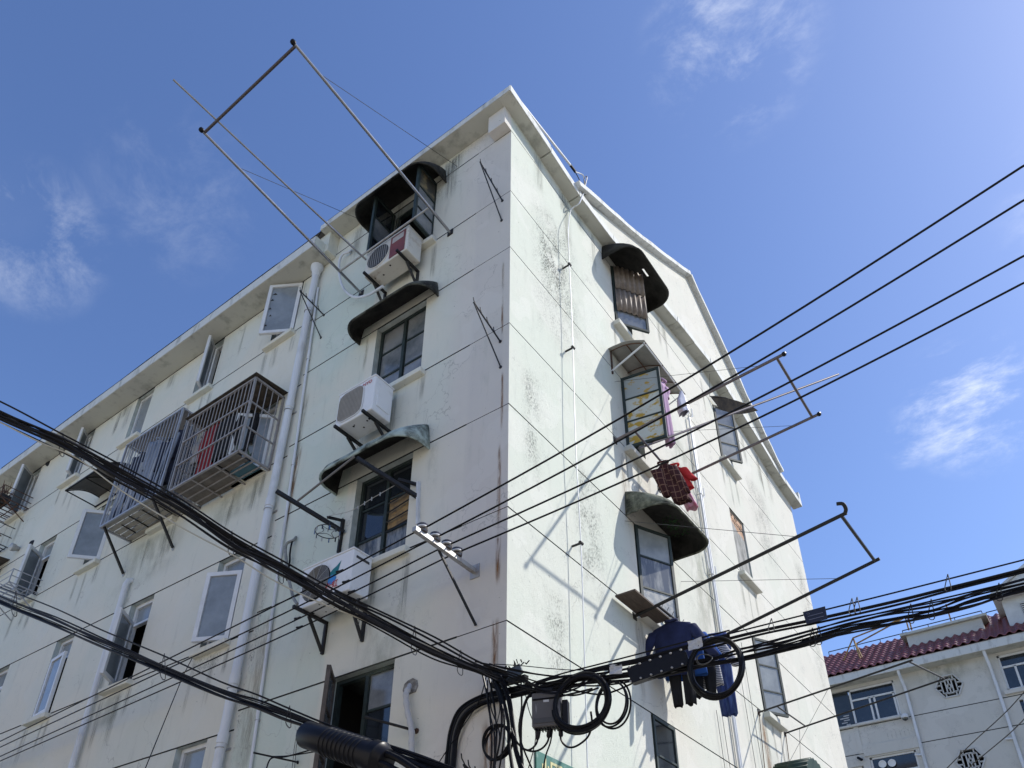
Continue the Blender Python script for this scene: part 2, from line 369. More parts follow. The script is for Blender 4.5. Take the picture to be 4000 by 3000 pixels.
opG = [(*G1Y, ZA, ZT), (*G1Y, ZC, ZB), (*G1Y, ZF, ZE), (*G1Y, 3.7, ZG), (*G2Y, ZA, ZT), (*G2Y, ZF, ZE), (*G2Y, 3.7, ZG), (7.25, 7.97, 9.30, 10.81)]
grG = [(0.0, 12.2, zc, 0.007) for zc in (ZT, ZA, ZB, ZC)] + [(0.0, 12.2, zc, 0.009) for zc in (ZE, ZF, ZG, 3.7)]
relief((0.0, 12.2), (0.0, 14.0), opG, grG, toG, [M_gable, M_groove, M_reveal], 'wall')
MB().box(-15.6, -0.5, 12.1, 12.2, 0, 14).box(-15.6, -15.5, 0.35, 12.0, 0, 14).build('rear_wall', M_left, bld)

# ---- eaves
# long wing: deep boxed eave
mb = MB(); mb.box(-15.75, -3.86, -0.40, 0.0, 13.42, 13.66)
mb.build('eave', [M_conc], bld, bevel=0.01)
fs = MB(); fs.box(-15.76, -3.855, -0.412, -0.402, 13.425, 13.655); fs.build('fascia', M_fascia, bld)
fs = MB(); fs.box(-3.852, -3.842, -0.40, -0.002, 13.425, 13.655); fs.build('fascia', M_left, bld)
# front bay by the corner: thin slab
mb = MB(); mb.box(-3.9, 0.20, -0.31, 0.0, 13.95, 14.06); mb.build('eave', M_conc, bld, bevel=0.008)
MB().box(-3.9, 0.205, -0.32, -0.312, 13.952, 14.075).build('fascia', M_fascia, bld)
MB().box(-0.31, 0.004, -0.17, -0.001, 13.53, 13.948).build('corbel', M_left, bld, bevel=0.006)
MB().box(-4.02, -3.76, -0.20, -0.001, 13.45, 13.948).build('corbel', M_left, bld, bevel=0.006)
# end wall: precast panels with joints, running up to a shallow crest
prof = [(-0.31, 13.95), (0.78, 13.86), (0.80, 13.83), (1.62, 13.74), (1.64, 13.72), (2.75, 13.80), (2.77, 13.82), (4.25, 13.96), (5.35, 14.15), (6.15, 14.26), (7.0, 14.38), (7.9, 14.26), (8.75, 14.17), (9.75, 14.04), (10.5, 13.90), (11.35, 13.83), (12.5, 13.80)]
def eave_z(y):
    for (a, za), (b, zb) in zip(prof, prof[1:]):
        if a <= y <= b: return za + (zb - za) * (y - a) / max(b - a, 1e-6)
    return prof[0][1] if y < prof[0][0] else prof[-1][1]
cuts = [-0.31, 0.79, 1.63, 2.76, 3.6, 4.25, 5.35, 6.15, 7.0, 7.9, 8.75, 9.75, 10.5, 11.35, 12.5]
for i, (a, b) in enumerate(zip(cuts, cuts[1:])):
    za, zb = eave_z(a + .012), eave_z(b - .012); j = rnd(-.006, .006); x1 = 0.20 + rnd(-.006, .006)
    y0, y1 = a + .006, b - .006
    poly = [(-0.02, y0, za + j), (x1, y0, za + j), (x1, y0, za + .15 + j), (-0.02, y0, za + .15 + j)]
    polb = [(-0.02, y1, zb + j), (x1, y1, zb + j), (x1, y1, zb + .15 + j), (-0.02, y1, zb + .15 + j)]
    m_ = MB(); m_.add(poly + polb, [(0, 1, 2, 3), (7, 6, 5, 4), (0, 4, 5, 1), (1, 5, 6, 2), (2, 6, 7, 3), (3, 7, 4, 0)])
    m_.build('eave_panel', M_conc, bld, bevel=0.006)
    p2 = MB(); p2.add([(x1 + .002, y0, za + j + .004), (x1 + .002, y1, zb + j + .004), (x1 + .002, y1, zb + .15 + j), (x1 + .002, y0, za + .15 + j),
                       (x1 + .014, y0, za + j + .004), (x1 + .014, y1, zb + j + .004), (x1 + .014, y1, zb + .155 + j), (x1 + .014, y0, za + .155 + j)],
                      [(0, 1, 2, 3), (7, 6, 5, 4), (0, 4, 5, 1), (1, 5, 6, 2), (2, 6, 7, 3), (3, 7, 4, 0)])
    p2.build('fascia', M_fascia, bld)
# wall strip between the flat wall top and the rising eave, and the roof behind
st = MB()
ys_ = [i * 0.25 for i in range(0, 49)] + [12.2]
st.prism([(-0.012, 0.0, 13.9)] + [(-0.012, 12.2, 13.9)] + [(-0.012, y, eave_z(y) + .1) for y in reversed(ys_)], (-0.15, 0, 0))
st.build('wall', M_gable, bld)
# gable wall on the eave and its coping
AP = (6.45, 16.62); F0, F1 = (1.75, 13.86), (10.75, 13.95)
gpoly = [(0.17, F0[0], eave_z(F0[0]) + .13)] + [(0.17, y, eave_z(y) + .13) for y in (2.8, 4, 5, 6, 7, 8, 9, 10)] + [(0.17, F1[0], eave_z(F1[0]) + .13), (0.17, AP[0], AP[1])]
MB().prism(gpoly, (-0.2, 0, 0)).build('gable', M_gable, bld)
def coping(p, q):
    a = V3((0.10, p[0], p[1])); b = V3((0.10, q[0], q[1])); d = (b - a).normalized(); n = V3((1, 0, 0)).cross(d)
    if n.z < 0: n = -n
    m_ = MB(); K_ = 14; rows_ = []
    for i in range(K_ + 1):
        t = i / K_; w = rnd(-.008, .008); c = a * (1 - t) + b * t + V3((0, 0, -0.10 * math.sin(math.pi * t)))
        rows_.append([c + V3((-.3, 0, 0)) - n * .0, c + V3((.19 + w, 0, 0)), c + V3((.19 + w, 0, 0)) + n * (.10 + w), c + V3((-.3, 0, 0)) + n * .12])
    vs_ = [v for r in rows_ for v in r]; fs_ = [(0, 1, 2, 3), tuple(K_ * 4 + i for i in (3, 2, 1, 0))]
    for i in range(K_):
        for j in range(4): fs_.append((i * 4 + j, i * 4 + (j + 1) % 4, i * 4 + 4 + (j + 1) % 4, i * 4 + 4 + j))
    m_.add(vs_, fs_); return m_
coping((F0[0] - .2, F0[1] - .02), (AP[0], AP[1])).build('coping', M_fascia, bld)
coping((AP[0], AP[1]), (F1[0] + .25, F1[1] + .0)).build('coping', M_fascia, bld)
rf = MB()
for (p, q) in ((F0, AP), (AP, F1)):
    rf.add([(-0.03, p[0], p[1] - .02), (-15.6, p[0], p[1] - .02), (-15.6, q[0], q[1] - .02), (-0.03, q[0], q[1] - .02)], [(0, 1, 2, 3)])
rf.add([(0, -0.3, 14.05), (0, F0[0], F0[1]), (-15.6, F0[0], F0[1]), (-15.6, -0.3, 13.7)], [(0, 1, 2, 3)])
rf.build('roof', mat('roof_felt', (0.12, 0.11, 0.1), 0.9), bld)
# a flat roof lip far end
MB().box(0.02, 0.21, 12.40, 12.52, 13.95, 14.22).build('upstand', M_fascia, bld)

# ---- windows
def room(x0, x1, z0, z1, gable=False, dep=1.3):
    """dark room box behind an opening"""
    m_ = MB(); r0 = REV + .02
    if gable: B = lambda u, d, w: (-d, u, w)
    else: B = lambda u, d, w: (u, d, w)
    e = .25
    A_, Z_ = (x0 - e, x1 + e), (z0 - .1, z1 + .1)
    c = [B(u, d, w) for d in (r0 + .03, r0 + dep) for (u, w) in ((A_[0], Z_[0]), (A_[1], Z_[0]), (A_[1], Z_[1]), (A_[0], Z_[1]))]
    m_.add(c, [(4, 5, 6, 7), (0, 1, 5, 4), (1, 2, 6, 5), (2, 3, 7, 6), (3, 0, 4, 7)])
    return m_.build('room_interior', M_dark, bld)  # walls near black, standing in for the shade inside the rooms
def fr(m_, o, U, W, x0, x1, z0, z1, w, t):
    """frame of four members in the plane spanned by unit vectors U, W at origin o"""
    N_ = U.cross(W)
    def P(u, z): return o + U * u + W * z
    m_.bar(P(x0 + w / 2, z0), P(x0 + w / 2, z1), w, t, N_); m_.bar(P(x1 - w / 2, z0), P(x1 - w / 2, z1), w, t, N_)
    m_.bar(P(x0 + w, z0 + w / 2), P(x1 - w, z0 + w / 2), t, w, W); m_.bar(P(x0 + w, z1 - w / 2), P(x1 - w, z1 - w / 2), t, w, W)
ZV = V3((0, 0, 1))
def plane_axes(gable): return (V3((0, 1, 0)), V3((1, 0, 0))) if gable else (V3((1, 0, 0)), V3((0, -1, 0)))   # along, outward
def wpt(gable, u, w, d): return V3((d, u, w)) if gable else V3((u, -d, w))
def sill(win, gable, x0, x1, z, over=0.09, out=0.10, th=0.085, m_=None):
    a = wpt(gable, x0 - over, z - th, -.02); b = wpt(gable, x1 + over, z - .002, out)
    mb_ = MB().box(min(a.x, b.x), max(a.x, b.x), min(a.y, b.y), max(a.y, b.y), z - th, z - .002)
    return mb_.build('sill', m_ or (M_gable if gable else M_left), win, bevel=0.012)
def leaf(win, gable, hinge_u, hinge_d, z0, z1, width, ang, mframe, mpane, fw=0.045, t=0.045, bars=(), side=1, name='sash'):
    """one casement leaf; ang = degrees opened outwards, side=+1 extends to greater u when shut"""
    U, O = plane_axes(gable); a = math.radians(ang)
    D = (U * side) * math.cos(a) + O * math.sin(a)
    o = wpt(gable, hinge_u, 0, hinge_d); N_ = D.cross(ZV)
    m_ = MB(); fr(m_, o, D, ZV, 0, width, z0, z1, fw, t)
    for k in bars: m_.bar(o + D * fw + ZV * k, o + D * (width - fw) + ZV * k, t * .8, .024, ZV)
    m_.build(name, mframe, win)
    zs = [z0 + fw] + sorted(bars) + [z1 - fw]
    mps = mpane if isinstance(mpane, (list, tuple)) else [mpane] * (len(zs) - 1)
    for (za, zb), mp_ in zip(zip(zs, zs[1:]), mps):
        p = MB(); g = .006; za += .004; zb -= .004
        c = [o + D * u + ZV * w + N_ * s for s in (-.003, .003) for (u, w) in ((fw + .001, za), (width - fw - .001, za), (width - fw - .001, zb), (fw + .001, zb))]
        p.add(c, [(3, 2, 1, 0), (4, 5, 6, 7), (0, 1, 5, 4), (1, 2, 6, 5), (2, 3, 7, 6), (3, 0, 4, 7)]); p.build('pane', mp_, win)
def fixed_frame(gable, x0, x1, z0, z1, m_, w=0.045, t=0.06, mull=(), trans=(), label=None):
    U, O = plane_axes(gable); o = wpt(gable, 0, 0, -REV + .02); mb_ = MB()
    fr(mb_, o, U, ZV, x0 + .002, x1 - .002, z0 + .002, z1 - .002, w, t)
    for u in mull: mb_.bar(o + U * u + ZV * (z0 + w), o + U * u + ZV * (z1 - w), .05, t * .95, O)
    for (k, a, b) in trans: mb_.bar(o + U * a + ZV * k, o + U * b + ZV * k, t * .9, .04, ZV)
    ob = mb_.build('window', m_, bld)
    if label: ob['label'] = label
    return ob
def fixed_pane(win, gable, x0, x1, z0, z1, m_, d=-REV + .018):
    U, O = plane_axes(gable); p = MB()
    c = [wpt(gable, u, w, d + s) for s in (-.003, .003) for (u, w) in ((x0, z0), (x1, z0), (x1, z1), (x0, z1))]
    p.add(c, [(3, 2, 1, 0), (4, 5, 6, 7), (0, 1, 5, 4), (1, 2, 6, 5), (2, 3, 7, 6), (3, 0, 4, 7)]); return p.build('pane', m_, win)

# corner column, long facade
x0, x1 = C1X; xm = (x0 + x1) / 2
# top floor: both leaves open
room(x0, x1, ZA + .03, ZT)
w = fixed_frame(False, x0, x1, ZA + .03, ZT, M_steel, label='top floor steel window with both leaves open')
leaf(w, False, x1 - .02, -.03, ZA + .06, ZT - .03, .46, 92, M_steel, [M_glassg, M_glassg, mat('torn_paper_pane', (.05, .05, .045), .5, col2=(.3, .24, .13), scale=6, lo=.5, hi=.7)], side=-1, bars=(12.50, 13.0))
leaf(w, False, x0 + .02, -.03, ZA + .06, ZT - .03, .46, 88, M_steel, [M_glassd, M_glassg, M_glassd], side=1, bars=(12.50, 13.0))
sill(w, False, x0, x1, ZA + .03)
# fourth floor: shut, two by three dusty panes
def steel_shut(z0, z1, mp):
    w = fixed_frame(False, x0, x1, z0, z1, M_steel, mull=(xm,))
    h = (z1 - z0) / 3
    for (a, b) in ((x0, xm), (xm, x1)):
        m_ = MB()
        for k in (1, 2): MB().bar((a + .045, REV - .02, z0 + h * k), (b - .025, REV - .02, z0 + h * k), .03, .026).build('glazing_bar', M_steel, w)
        for k in range(3): fixed_pane(w, False, a + .04, b - .024, z0 + .04 + (h - .0) * k, z0 + h * (k + 1) - (.04 if k == 2 else 0) - (.0 if k == 2 else -.03), mp[k] if a == x0 else mp[3 + k])
    return w
MB().box(x0, x1, .30, .32, ZC, ZB).build('curtain', mat('grey_curtain', (.16, .16, .165), .9), bld)
w = steel_shut(ZC, ZB, [M_glassg] * 6); sill(w, False, x0, x1, ZC)
paper = mat('yellowed_paper_in_pane', (.34, .22, .09), .8, col2=(.16, .11, .06), scale=7, lo=.4, hi=.6)
room(x0, x1, ZF, ZE)
w = steel_shut(ZF, ZE, [M_glassd2, M_glassd, M_glassd, M_glassd2, paper, M_glassd]); sill(w, False, x0, x1, ZF)
for k in range(4):
    MB().bar((xm + .05, REV - .06, 7.02 + k * .14), (x1 - .05, REV - .062, 7.05 + k * .15 + rnd(-.02, .02)), .004, .022).build('tape_strip', M_dark, w)
room(x0, x1, 3.7, ZG)
w = fixed_frame(False, x0, x1, 3.7, ZG, M_steel, mull=(xm,))
leaf(w, False, x0 + .03, -.02, 3.75, ZG - .02, .44, 50, mat('weathered_sash', (.12, .10, .085), .8, var=.4, scale=9), M_glassg, side=1, bars=(4.25, 4.75))
for k, (a, b) in enumerate(((3.74, 4.3), (4.32, 4.74), (4.76, ZG - .04))): fixed_pane(w, False, xm + .03, x1 - .04, a, b, [M_glassd2, M_glassd, M_glassg][k])
for k in (4.31, 4.75): MB().bar((xm + .03, REV - .02, k), (x1 - .04, REV - .02, k), .03, .026).build('glazing_bar', M_steel, w)

# long wing: white plastic windows, each with a top light and one casement
def pvc(ci, ri, ang, side=1, shut_pane=None, label=None, top=.36, hu=None, wd=None):
    a, b = COLS[ci]; z0, z1 = ROWS[ri]
    room(a, b, z0, z1)
    zt = z1 - top
    w = fixed_frame(False, a, b, z0, z1, M_pvc, w=.055, t=.07, trans=((zt, a + .05, b - .05),), label=label)
    fixed_pane(w, False, a + .05, b - .05, zt + .02, z1 - .05, M_frost)
    hu = hu if hu is not None else (a + .03 if side > 0 else b - .03)
    leaf(w, False, hu, -.02 if ang else -REV + .05, z0 + .03, zt, wd or (b - a - .06), ang, M_pvc, M_frost, fw=.062, t=.05, side=side)
    sill(w, False, a, b, z0, over=.06)
    return w
def pvc_half(ci, ri, ang, hu, wd):
    a, b = COLS[ci]; z0, z1 = ROWS[ri]; room(a, b, z0, z1)
    w = fixed_frame(False, a, b, z0, z1, M_pvc, w=.05, t=.07, mull=(hu - .02,)); fixed_pane(w, False, a + .05, hu - .045, z0 + .05, z1 - .05, M_frost)
    leaf(w, False, hu, -.03, z0 + .05, z1 - .05, wd, ang, M_pvc, M_frost, fw=.05, t=.05, side=1)
    sill(w, False, a, b, z0, over=.06); return w
def pvc_full(ci, ri, ang, side=1, d=-.01):
    a, b = COLS[ci]; z0, z1 = ROWS[ri]; room(a, b, z0, z1)
    w = fixed_frame(False, a, b, z0, z1, M_pvc, w=.05, t=.07)
    leaf(w, False, a + .03 if side > 0 else b - .03, d, z0 + .03, z1 - .03, b - a - .04, ang, M_pvc, M_frost, fw=.062, t=.05, side=side)
    sill(w, False, a, b, z0, over=.06); return w
w = pvc_full(0, 0, 30, -1); w['label'] = 'top floor white casement swung wide with cracked frosted pane'
for (u, z, s) in ((.10, 13.13, .10), (.06, 12.98, .07), (.05, 12.76, .06), (.08, 12.58, .05), (.04, 12.34, .06)):
    D = V3((-1, 0, 0)) * math.cos(math.radians(30)) + V3((0, -1, 0)) * math.sin(math.radians(30))
    o = V3((COLS[0][1] - .03, .01, 0)) + D * (COLS[0][1] - COLS[0][0] - .12 - u) + ZV * z + D.cross(ZV) * -.006
    for sg in (-1, 1):
        oo = V3((COLS[0][1] - .03, .01, 0)) + D * (COLS[0][1] - COLS[0][0] - .11 - u) + ZV * z + D.cross(ZV) * (.006 * sg)
        MB().add([oo, oo + D * s, oo + D * s * .4 + ZV * .05], [(0, 1, 2)]).build('crack', M_dark, w)
pvc_half(1, 0, 50, -7.14, .33)
w = pvc_full(2, 0, 0, -1, -REV + .05)
pvc_half(3, 0, 50, -11.62, .32)
w = pvc_half(4, 0, 55, -14.0, .44)
pvc(0, 1, 40, -1); pvc(1, 1, 0); pvc(2, 1, 46, -1); pvc(3, 1, 55, 1, hu=-11.72, wd=.46)
pvc(4, 1, 0)
pvc(0, 2, 27, -1, wd=.52); pvc(1, 2, 52, 1, hu=-7.27, wd=.50); pvc(2, 2, 6, 1); pvc(3, 2, 0)
pvc(0, 3, 0, top=.5); pvc(1, 3, 0); pvc(2, 3, 0); pvc(3, 3, 0); pvc(4, 2, 0); pvc(4, 3, 0)

M_lite = mat('sunlit_dusty_glass', (.30, .32, .31), .25, spec=.6, col2=(.20, .215, .22), scale=3)  # paler copy of the dusty glass, sunlight on the panes put into the colour
M_lite2 = mat('sunlit_patterned_dusty_glass', (.34, .34, .31), .3, spec=.6, col2=(.20, .22, .23), scale=14, lo=.45, hi=.55)  # patterned pane, also lightened in colour for the sun on it
# end wall windows: single steel casements hinged on the near jamb, swung out
def gwin(y, z0, z1, ang, panes, bars, wd=None, mfr=None):
    room(y[0], y[1], z0, z1, True)
    w = fixed_frame(True, y[0], y[1], z0, z1, M_steel)
    leaf(w, True, y[0] + .02, .0, z0 + .02, z1 - .02, wd or (y[1] - y[0] - .04), ang, mfr or M_steel, panes, fw=.042, t=.04, side=1, bars=bars)
    sill(w, True, y[0], y[1], z0, over=.08, out=.12, th=.1); return w
w = gwin(G1Y, ZA, ZT, 35, [M_glassg, M_glassg, M_glassg], (12.5, 13.0), .62); w['label'] = 'top floor steel casement half covered by corrugated sheet'
GP = mat('paint_smeared_pane', (.50, .52, .48), .3, col2=(.42, .27, .03), scale=4.2, lo=.50, hi=.56, stretch=(1, 1, 1.6))
GQ = mat('paint_smeared_grey_pane', (.33, .36, .36), .3, col2=(.40, .25, .03), scale=4, lo=.55, hi=.62, stretch=(1, 1, 2))
w = gwin(G1Y, ZC, ZB, 80, [GP, GP, GQ], (9.87, 10.32), .62); w['label'] = 'steel casement swung out with yellow paint smeared on its panes'
w = gwin(G1Y, ZF, ZE, 25, [M_lite2, M_glassd2, M_lite], (7.0, 7.5), .62); w['label'] = 'steel casement swung out with streaked dirty panes'
w = gwin(G1Y, 3.7, ZG, 0, [M_glassd, M_glassd, M_glassd], (4.2, 4.7))
w = gwin(G2Y, ZA, ZT, 34, [M_lite, M_lite, M_glassg], (12.5, 13.0), .50)
w = gwin(G2Y, ZF, ZE, 28, [M_lite, M_lite, M_lite], (7.0, 7.48), .52)
gwin(G2Y, 3.7, ZG, 0, [M_glassd, M_glassd, M_glassd], (4.2, 4.7))
# corrugated sheet tied over the top casement
D = V3((0, 1, 0)) * math.cos(math.radians(35)) + V3((1, 0, 0)) * math.sin(math.radians(35)); N_ = D.cross(ZV)
def corr(za, zb, off, nm):
    K_ = 60; o = V3((0, G1Y[0] + .04, 0)); vs_ = []; fs_ = []
    for i in range(K_ + 1):
        u = .01 + .57 * i / K_; a = .014 * math.cos(2 * math.pi * u / .095)
        for z in (za, zb): vs_.append(o + D * u + ZV * (z + .01 * math.sin(9 * u)) + N_ * (off + a))
    fs_ = [(2 * i, 2 * i + 2, 2 * i + 3, 2 * i + 1) for i in range(K_)]
    m_ = MB(); m_.add(vs_, fs_); return m_.build(nm, mat('brown_corrugated_sheet', (.26, .21, .17), .6, col2=(.14, .11, .085), scale=5), bld, smooth=2, solid=.004)
corr(12.93, 13.5, .055, 'corrugated_sheet'); corr(12.38, 12.95, .04, 'corrugated_sheet')
# the walled-up opening: hollow bricks above, smeared mortar below
grey = mat('smeared_grey_mortar', (.33, .33, .31), .95, col2=(.17, .17, .16), scale=5, lo=.4, hi=.6, bump=.9, bscale=14, stretch=(1, 1.4, .5))
wu = MB().prism([(-.028, 7.255, 9.302), (-.028, 7.965, 9.302), (-.028, 7.965, 10.36), (-.028, 7.8, 10.42), (-.028, 7.62, 10.40), (-.028, 7.45, 10.52), (-.028, 7.255, 10.55)], (-.1, 0, 0)).build('blocked_window', grey, bld)
MB().box(-.13, -.06, 7.252, 7.968, 10.36, 10.805).build('mortar_bed', grey, wu)
bk = mat('hollow_clay_brick', (.50, .33, .22), .9, col2=(.40, .25, .16), scale=7, bump=.4)
for r in range(3):
    zb_ = 10.40 + r * .135; off = .0 if r % 2 else -.12
    for k in range(4):
        y0_ = max(7.262, 7.262 + off + k * .245); y1_ = min(7.962, 7.262 + off + k * .245 + .23)
        if y1_ - y0_ < .05: continue
        br = MB().box(-.07, -.036 + rnd(-.004, .004), y0_, y1_, zb_, min(zb_ + .118, 10.80)).build('brick', bk, wu, bevel=.004)
        for h in range(3):
            yh = y0_ + (h + .5) * (y1_ - y0_) / 3
            if y1_ - y0_ > .15 and random.random() < .8: MB().box(-.05, -.0335, yh - .022, yh + .022, zb_ + .04, zb_ + .085).build('brick_hole', M_dark, wu)
MB().box(-.02, .12, 7.16, 8.06, 9.21, 9.298).build('sill', M_gable, wu, bevel=.012)
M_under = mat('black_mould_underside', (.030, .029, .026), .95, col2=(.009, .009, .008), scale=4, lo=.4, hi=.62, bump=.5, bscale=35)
# ---- canopies: thin hoods with rounded corners
def canopy(gable, u0, u1, zb, h, D, m_, hole=False, r=None, label=None):
    r = r or min(.30, D * .72); uc = (u0 + u1) / 2; hw = (u1 - u0) / 2
    plan = [(-hw, 0.0), (-hw, (D - r) * .5), (-hw, D - r)]
    for k in range(1, 9): a = math.pi / 2 * k / 8; plan.append((-hw + r - r * math.cos(a), D - r + r * math.sin(a)))
    for k in range(1, 8): plan.append((-hw + r + (2 * hw - 2 * r) * k / 8, D))
    plan += [(-u, d) for (u, d) in reversed(plan[:11])]
    NV = 8; vs_ = []; n = len(plan)
    for j in range(NV + 1):
        v = j / NV
        for (u, d) in plan:
            dd = d * (1 - v) ** .72; uu = u * (1 - .06 * v)
            z = zb + h * (v ** .62) + .006 * math.sin(7 * u + 3 * v)
            # the rim tilts a little: outer edge higher in front, ends drop to the wall
            vs_.append(wpt(gable, uc + uu, z, max(dd, .002)))
    fs_ = [(j * n + i, j * n + i + 1, (j + 1) * n + i + 1, (j + 1) * n + i) for j in range(NV) for i in range(n - 1)]
    if hole: fs_ = [f_ for k, f_ in enumerate(fs_) if not (k // (n - 1) in (3,) and k % (n - 1) in (14, 15))]
    m = MB(); m.add(vs_, fs_); ob = m.build('canopy', m_, bld, smooth=2, solid=.012)
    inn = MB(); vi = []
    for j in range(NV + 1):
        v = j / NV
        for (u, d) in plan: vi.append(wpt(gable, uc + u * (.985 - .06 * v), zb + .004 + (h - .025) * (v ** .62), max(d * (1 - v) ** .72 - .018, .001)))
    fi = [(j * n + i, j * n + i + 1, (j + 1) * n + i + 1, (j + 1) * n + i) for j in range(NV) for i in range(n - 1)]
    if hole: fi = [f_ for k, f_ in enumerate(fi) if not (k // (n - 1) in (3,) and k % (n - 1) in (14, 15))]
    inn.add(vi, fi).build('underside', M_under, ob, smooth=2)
    # rolled rim
    m = MB(); m.tube([wpt(gable, uc + u, zb, max(d, .004)) for u, d in plan], .016, 6); m.build('rim', m_, ob, smooth=True)
    if label: ob['label'] = label
    return ob
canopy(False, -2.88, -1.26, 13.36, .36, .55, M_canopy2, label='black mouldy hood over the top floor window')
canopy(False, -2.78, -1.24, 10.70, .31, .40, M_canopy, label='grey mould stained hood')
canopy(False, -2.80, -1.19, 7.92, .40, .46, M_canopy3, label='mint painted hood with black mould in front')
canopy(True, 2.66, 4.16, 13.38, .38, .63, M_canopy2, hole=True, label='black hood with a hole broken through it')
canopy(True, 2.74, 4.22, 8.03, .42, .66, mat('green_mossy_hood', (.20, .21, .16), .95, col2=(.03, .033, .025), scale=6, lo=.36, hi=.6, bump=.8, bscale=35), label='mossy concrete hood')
# moss clump growing under the lower hood
mm = MB()
for k in range(260):
    y = rnd(3.5, 4.05); x = rnd(.18, .5); z = 8.16 + .16 * (1 - abs(x - .3)) + rnd(-.06, .03); s_ = rnd(.012, .03)
    a = V3((rnd(-1, 1), rnd(-1, 1), rnd(-1, 1))).normalized() * s_; b = V3((rnd(-1, 1), rnd(-1, 1), rnd(-1, 1))).normalized() * s_
    o = V3((x, y, z)); mm.add([o, o + a, o + a + b, o + b], [(0, 1, 2, 3)])
tag(mm.build('moss', mat('green_moss', (.03, .10, .03), .9, var=.5, scale=20), bld), kind='stuff')

# ---- pipes on the long facade
def vpipe(x, z0, z1, r, d, joints, name, m_=None, hopper=False, x1=None):
    m = MB(); xt = x if x1 is None else x1
    m.tube([(x + (xt - x) * t / 10, -d, z0 + (z1 - z0) * t / 10) for t in range(11)], r, 16)
    ob = m.build(name, m_ or M_pipe, bld, smooth=True)
    for zj in joints:
        xx = x + (xt - x) * (zj - z0) / (z1 - z0)
        MB().lathe([(r * 1.0, -.07), (r * 1.16, -.065), (r * 1.16, .065), (r * 1.0, .07)], (xx, -d, zj), (0, 0, 1), 16).build('socket', m_ or M_pipe, ob, smooth=True)
        MB().bar((xx - r * 1.5, -.006, zj - .12), (xx + r * 1.5, -.006, zj - .12), .012, .03, (0, 0, 1)).tube([(xx + r * 1.12 * math.cos(a), -d - r * 1.12 * math.sin(a), zj - .12) for a in [math.pi * k / 8 for k in range(9)]], .006, 5).build('pipe_clip', M_galv, ob)
    if hopper: MB().lathe([(r * 1.05, -.12), (r * 1.25, -.1), (r * 1.25, 0), (r * 1.9, .05), (r * 1.9, .12), (r * 1.3, .16)], (xt, -d, z1), (0, 0, 1), 14).build('hopper', M_pipe, ob, smooth=True)
    return ob
vpipe(-4.12, 0, 13.26, .058, .085, (12.35, 10.15, 8.3, 5.6, 4.85, 2.2), 'downpipe', hopper=True)
vpipe(-7.66, 0, 8.12, .045, .07, (5.0, 3.0), 'downpipe')
# elbow at the top of the thin downpipe
MB().tube([(-7.66, -.07, 8.1), (-7.66, -.07, 8.18), (-7.655, -.05, 8.25), (-7.65, 0, 8.27)], .05, 12).build('pipe_elbow', M_pipe, bld, smooth=True)
vpipe(-3.30, 0, 12.85, .019, .03, (11.2, 9.0, 7.3, 5.1), 'drain_pipe', x1=-4.06)
# rainwater pipes on the end wall
for (o, w_) in ((0, .022), (.075, .016)):
    pts = [pg(2665 + o * 200, 1520, .05)] if o else [pg(2672, 1515, .05)]
    P0 = pg(2683, 1600, .05)
    yb = 5.62 + o
    m = MB(); m.tube([(.055, yb, 11.9 - o * 2), (.055, yb, 8), (.055, yb - .02, 4), (.055, yb - .03, 0)], w_, 8); m.build('conduit', M_pipe, bld, smooth=True)
for z_ in (12.0, 10.1, 8.45, 6.6):
    MB().tube([(.002, 5.60, z_), (.075, 5.60, z_), (.08, 5.70, z_), (.002, 5.72, z_)], .008, 6).build('pipe_clip', M_galv, bld)
    MB().tube([(.055, 5.60, z_), (.06, 5.50, z_ + .06), (.06, 5.47, z_ + .35)], .013, 6).build('conduit_end', M_pipe, bld)
    MB().tube([(.055, 5.72, z_), (.06, 5.80, z_ + .05), (.06, 5.81, z_ + .25)], .013, 6).build('conduit_end', M_pipe, bld)
# aerial cable that drops over the eave and runs down the end wall on stand-offs
Wc = [pg(2230, 818, .03), pg(2222, 870, .12), pg(2221, 960, .12), pg(2236, 1300, .12), pg(2247, 1700, .12), pg(2270, 2150, .12), pg(2284, 2600, .12), pg(2296, 3050, .12)]
wd_ = thing('wall_cable', (.1, 1.7, 3.5), 'thin white cable hanging down the sunlit end wall from the eave', 'cable')
MB().tube(smooth_path(Wc, 4), .007, 6).build('cable', M_pipe, wd_, smooth=True)
for (px, py) in ((2245, 1060), (2252, 1375), (2290, 2140)):
    b_ = pg(px, py, .12); b_.y = min(Wc, key=lambda p: abs(p.z - b_.z)).y
    k_ = [p for p in Wc]
    for p, q in zip(k_, k_[1:]):
        if q.z <= b_.z <= p.z: b_.y = p.y + (q.y - p.y) * (p.z - b_.z) / (p.z - q.z)
    MB().bar((0, b_.y, b_.z), (.125, b_.y, b_.z), .02, .02).tube([(.125, b_.y - .03, b_.z), (.125, b_.y + .03, b_.z)], .02, 8).build('stand_off', M_iron, wd_)
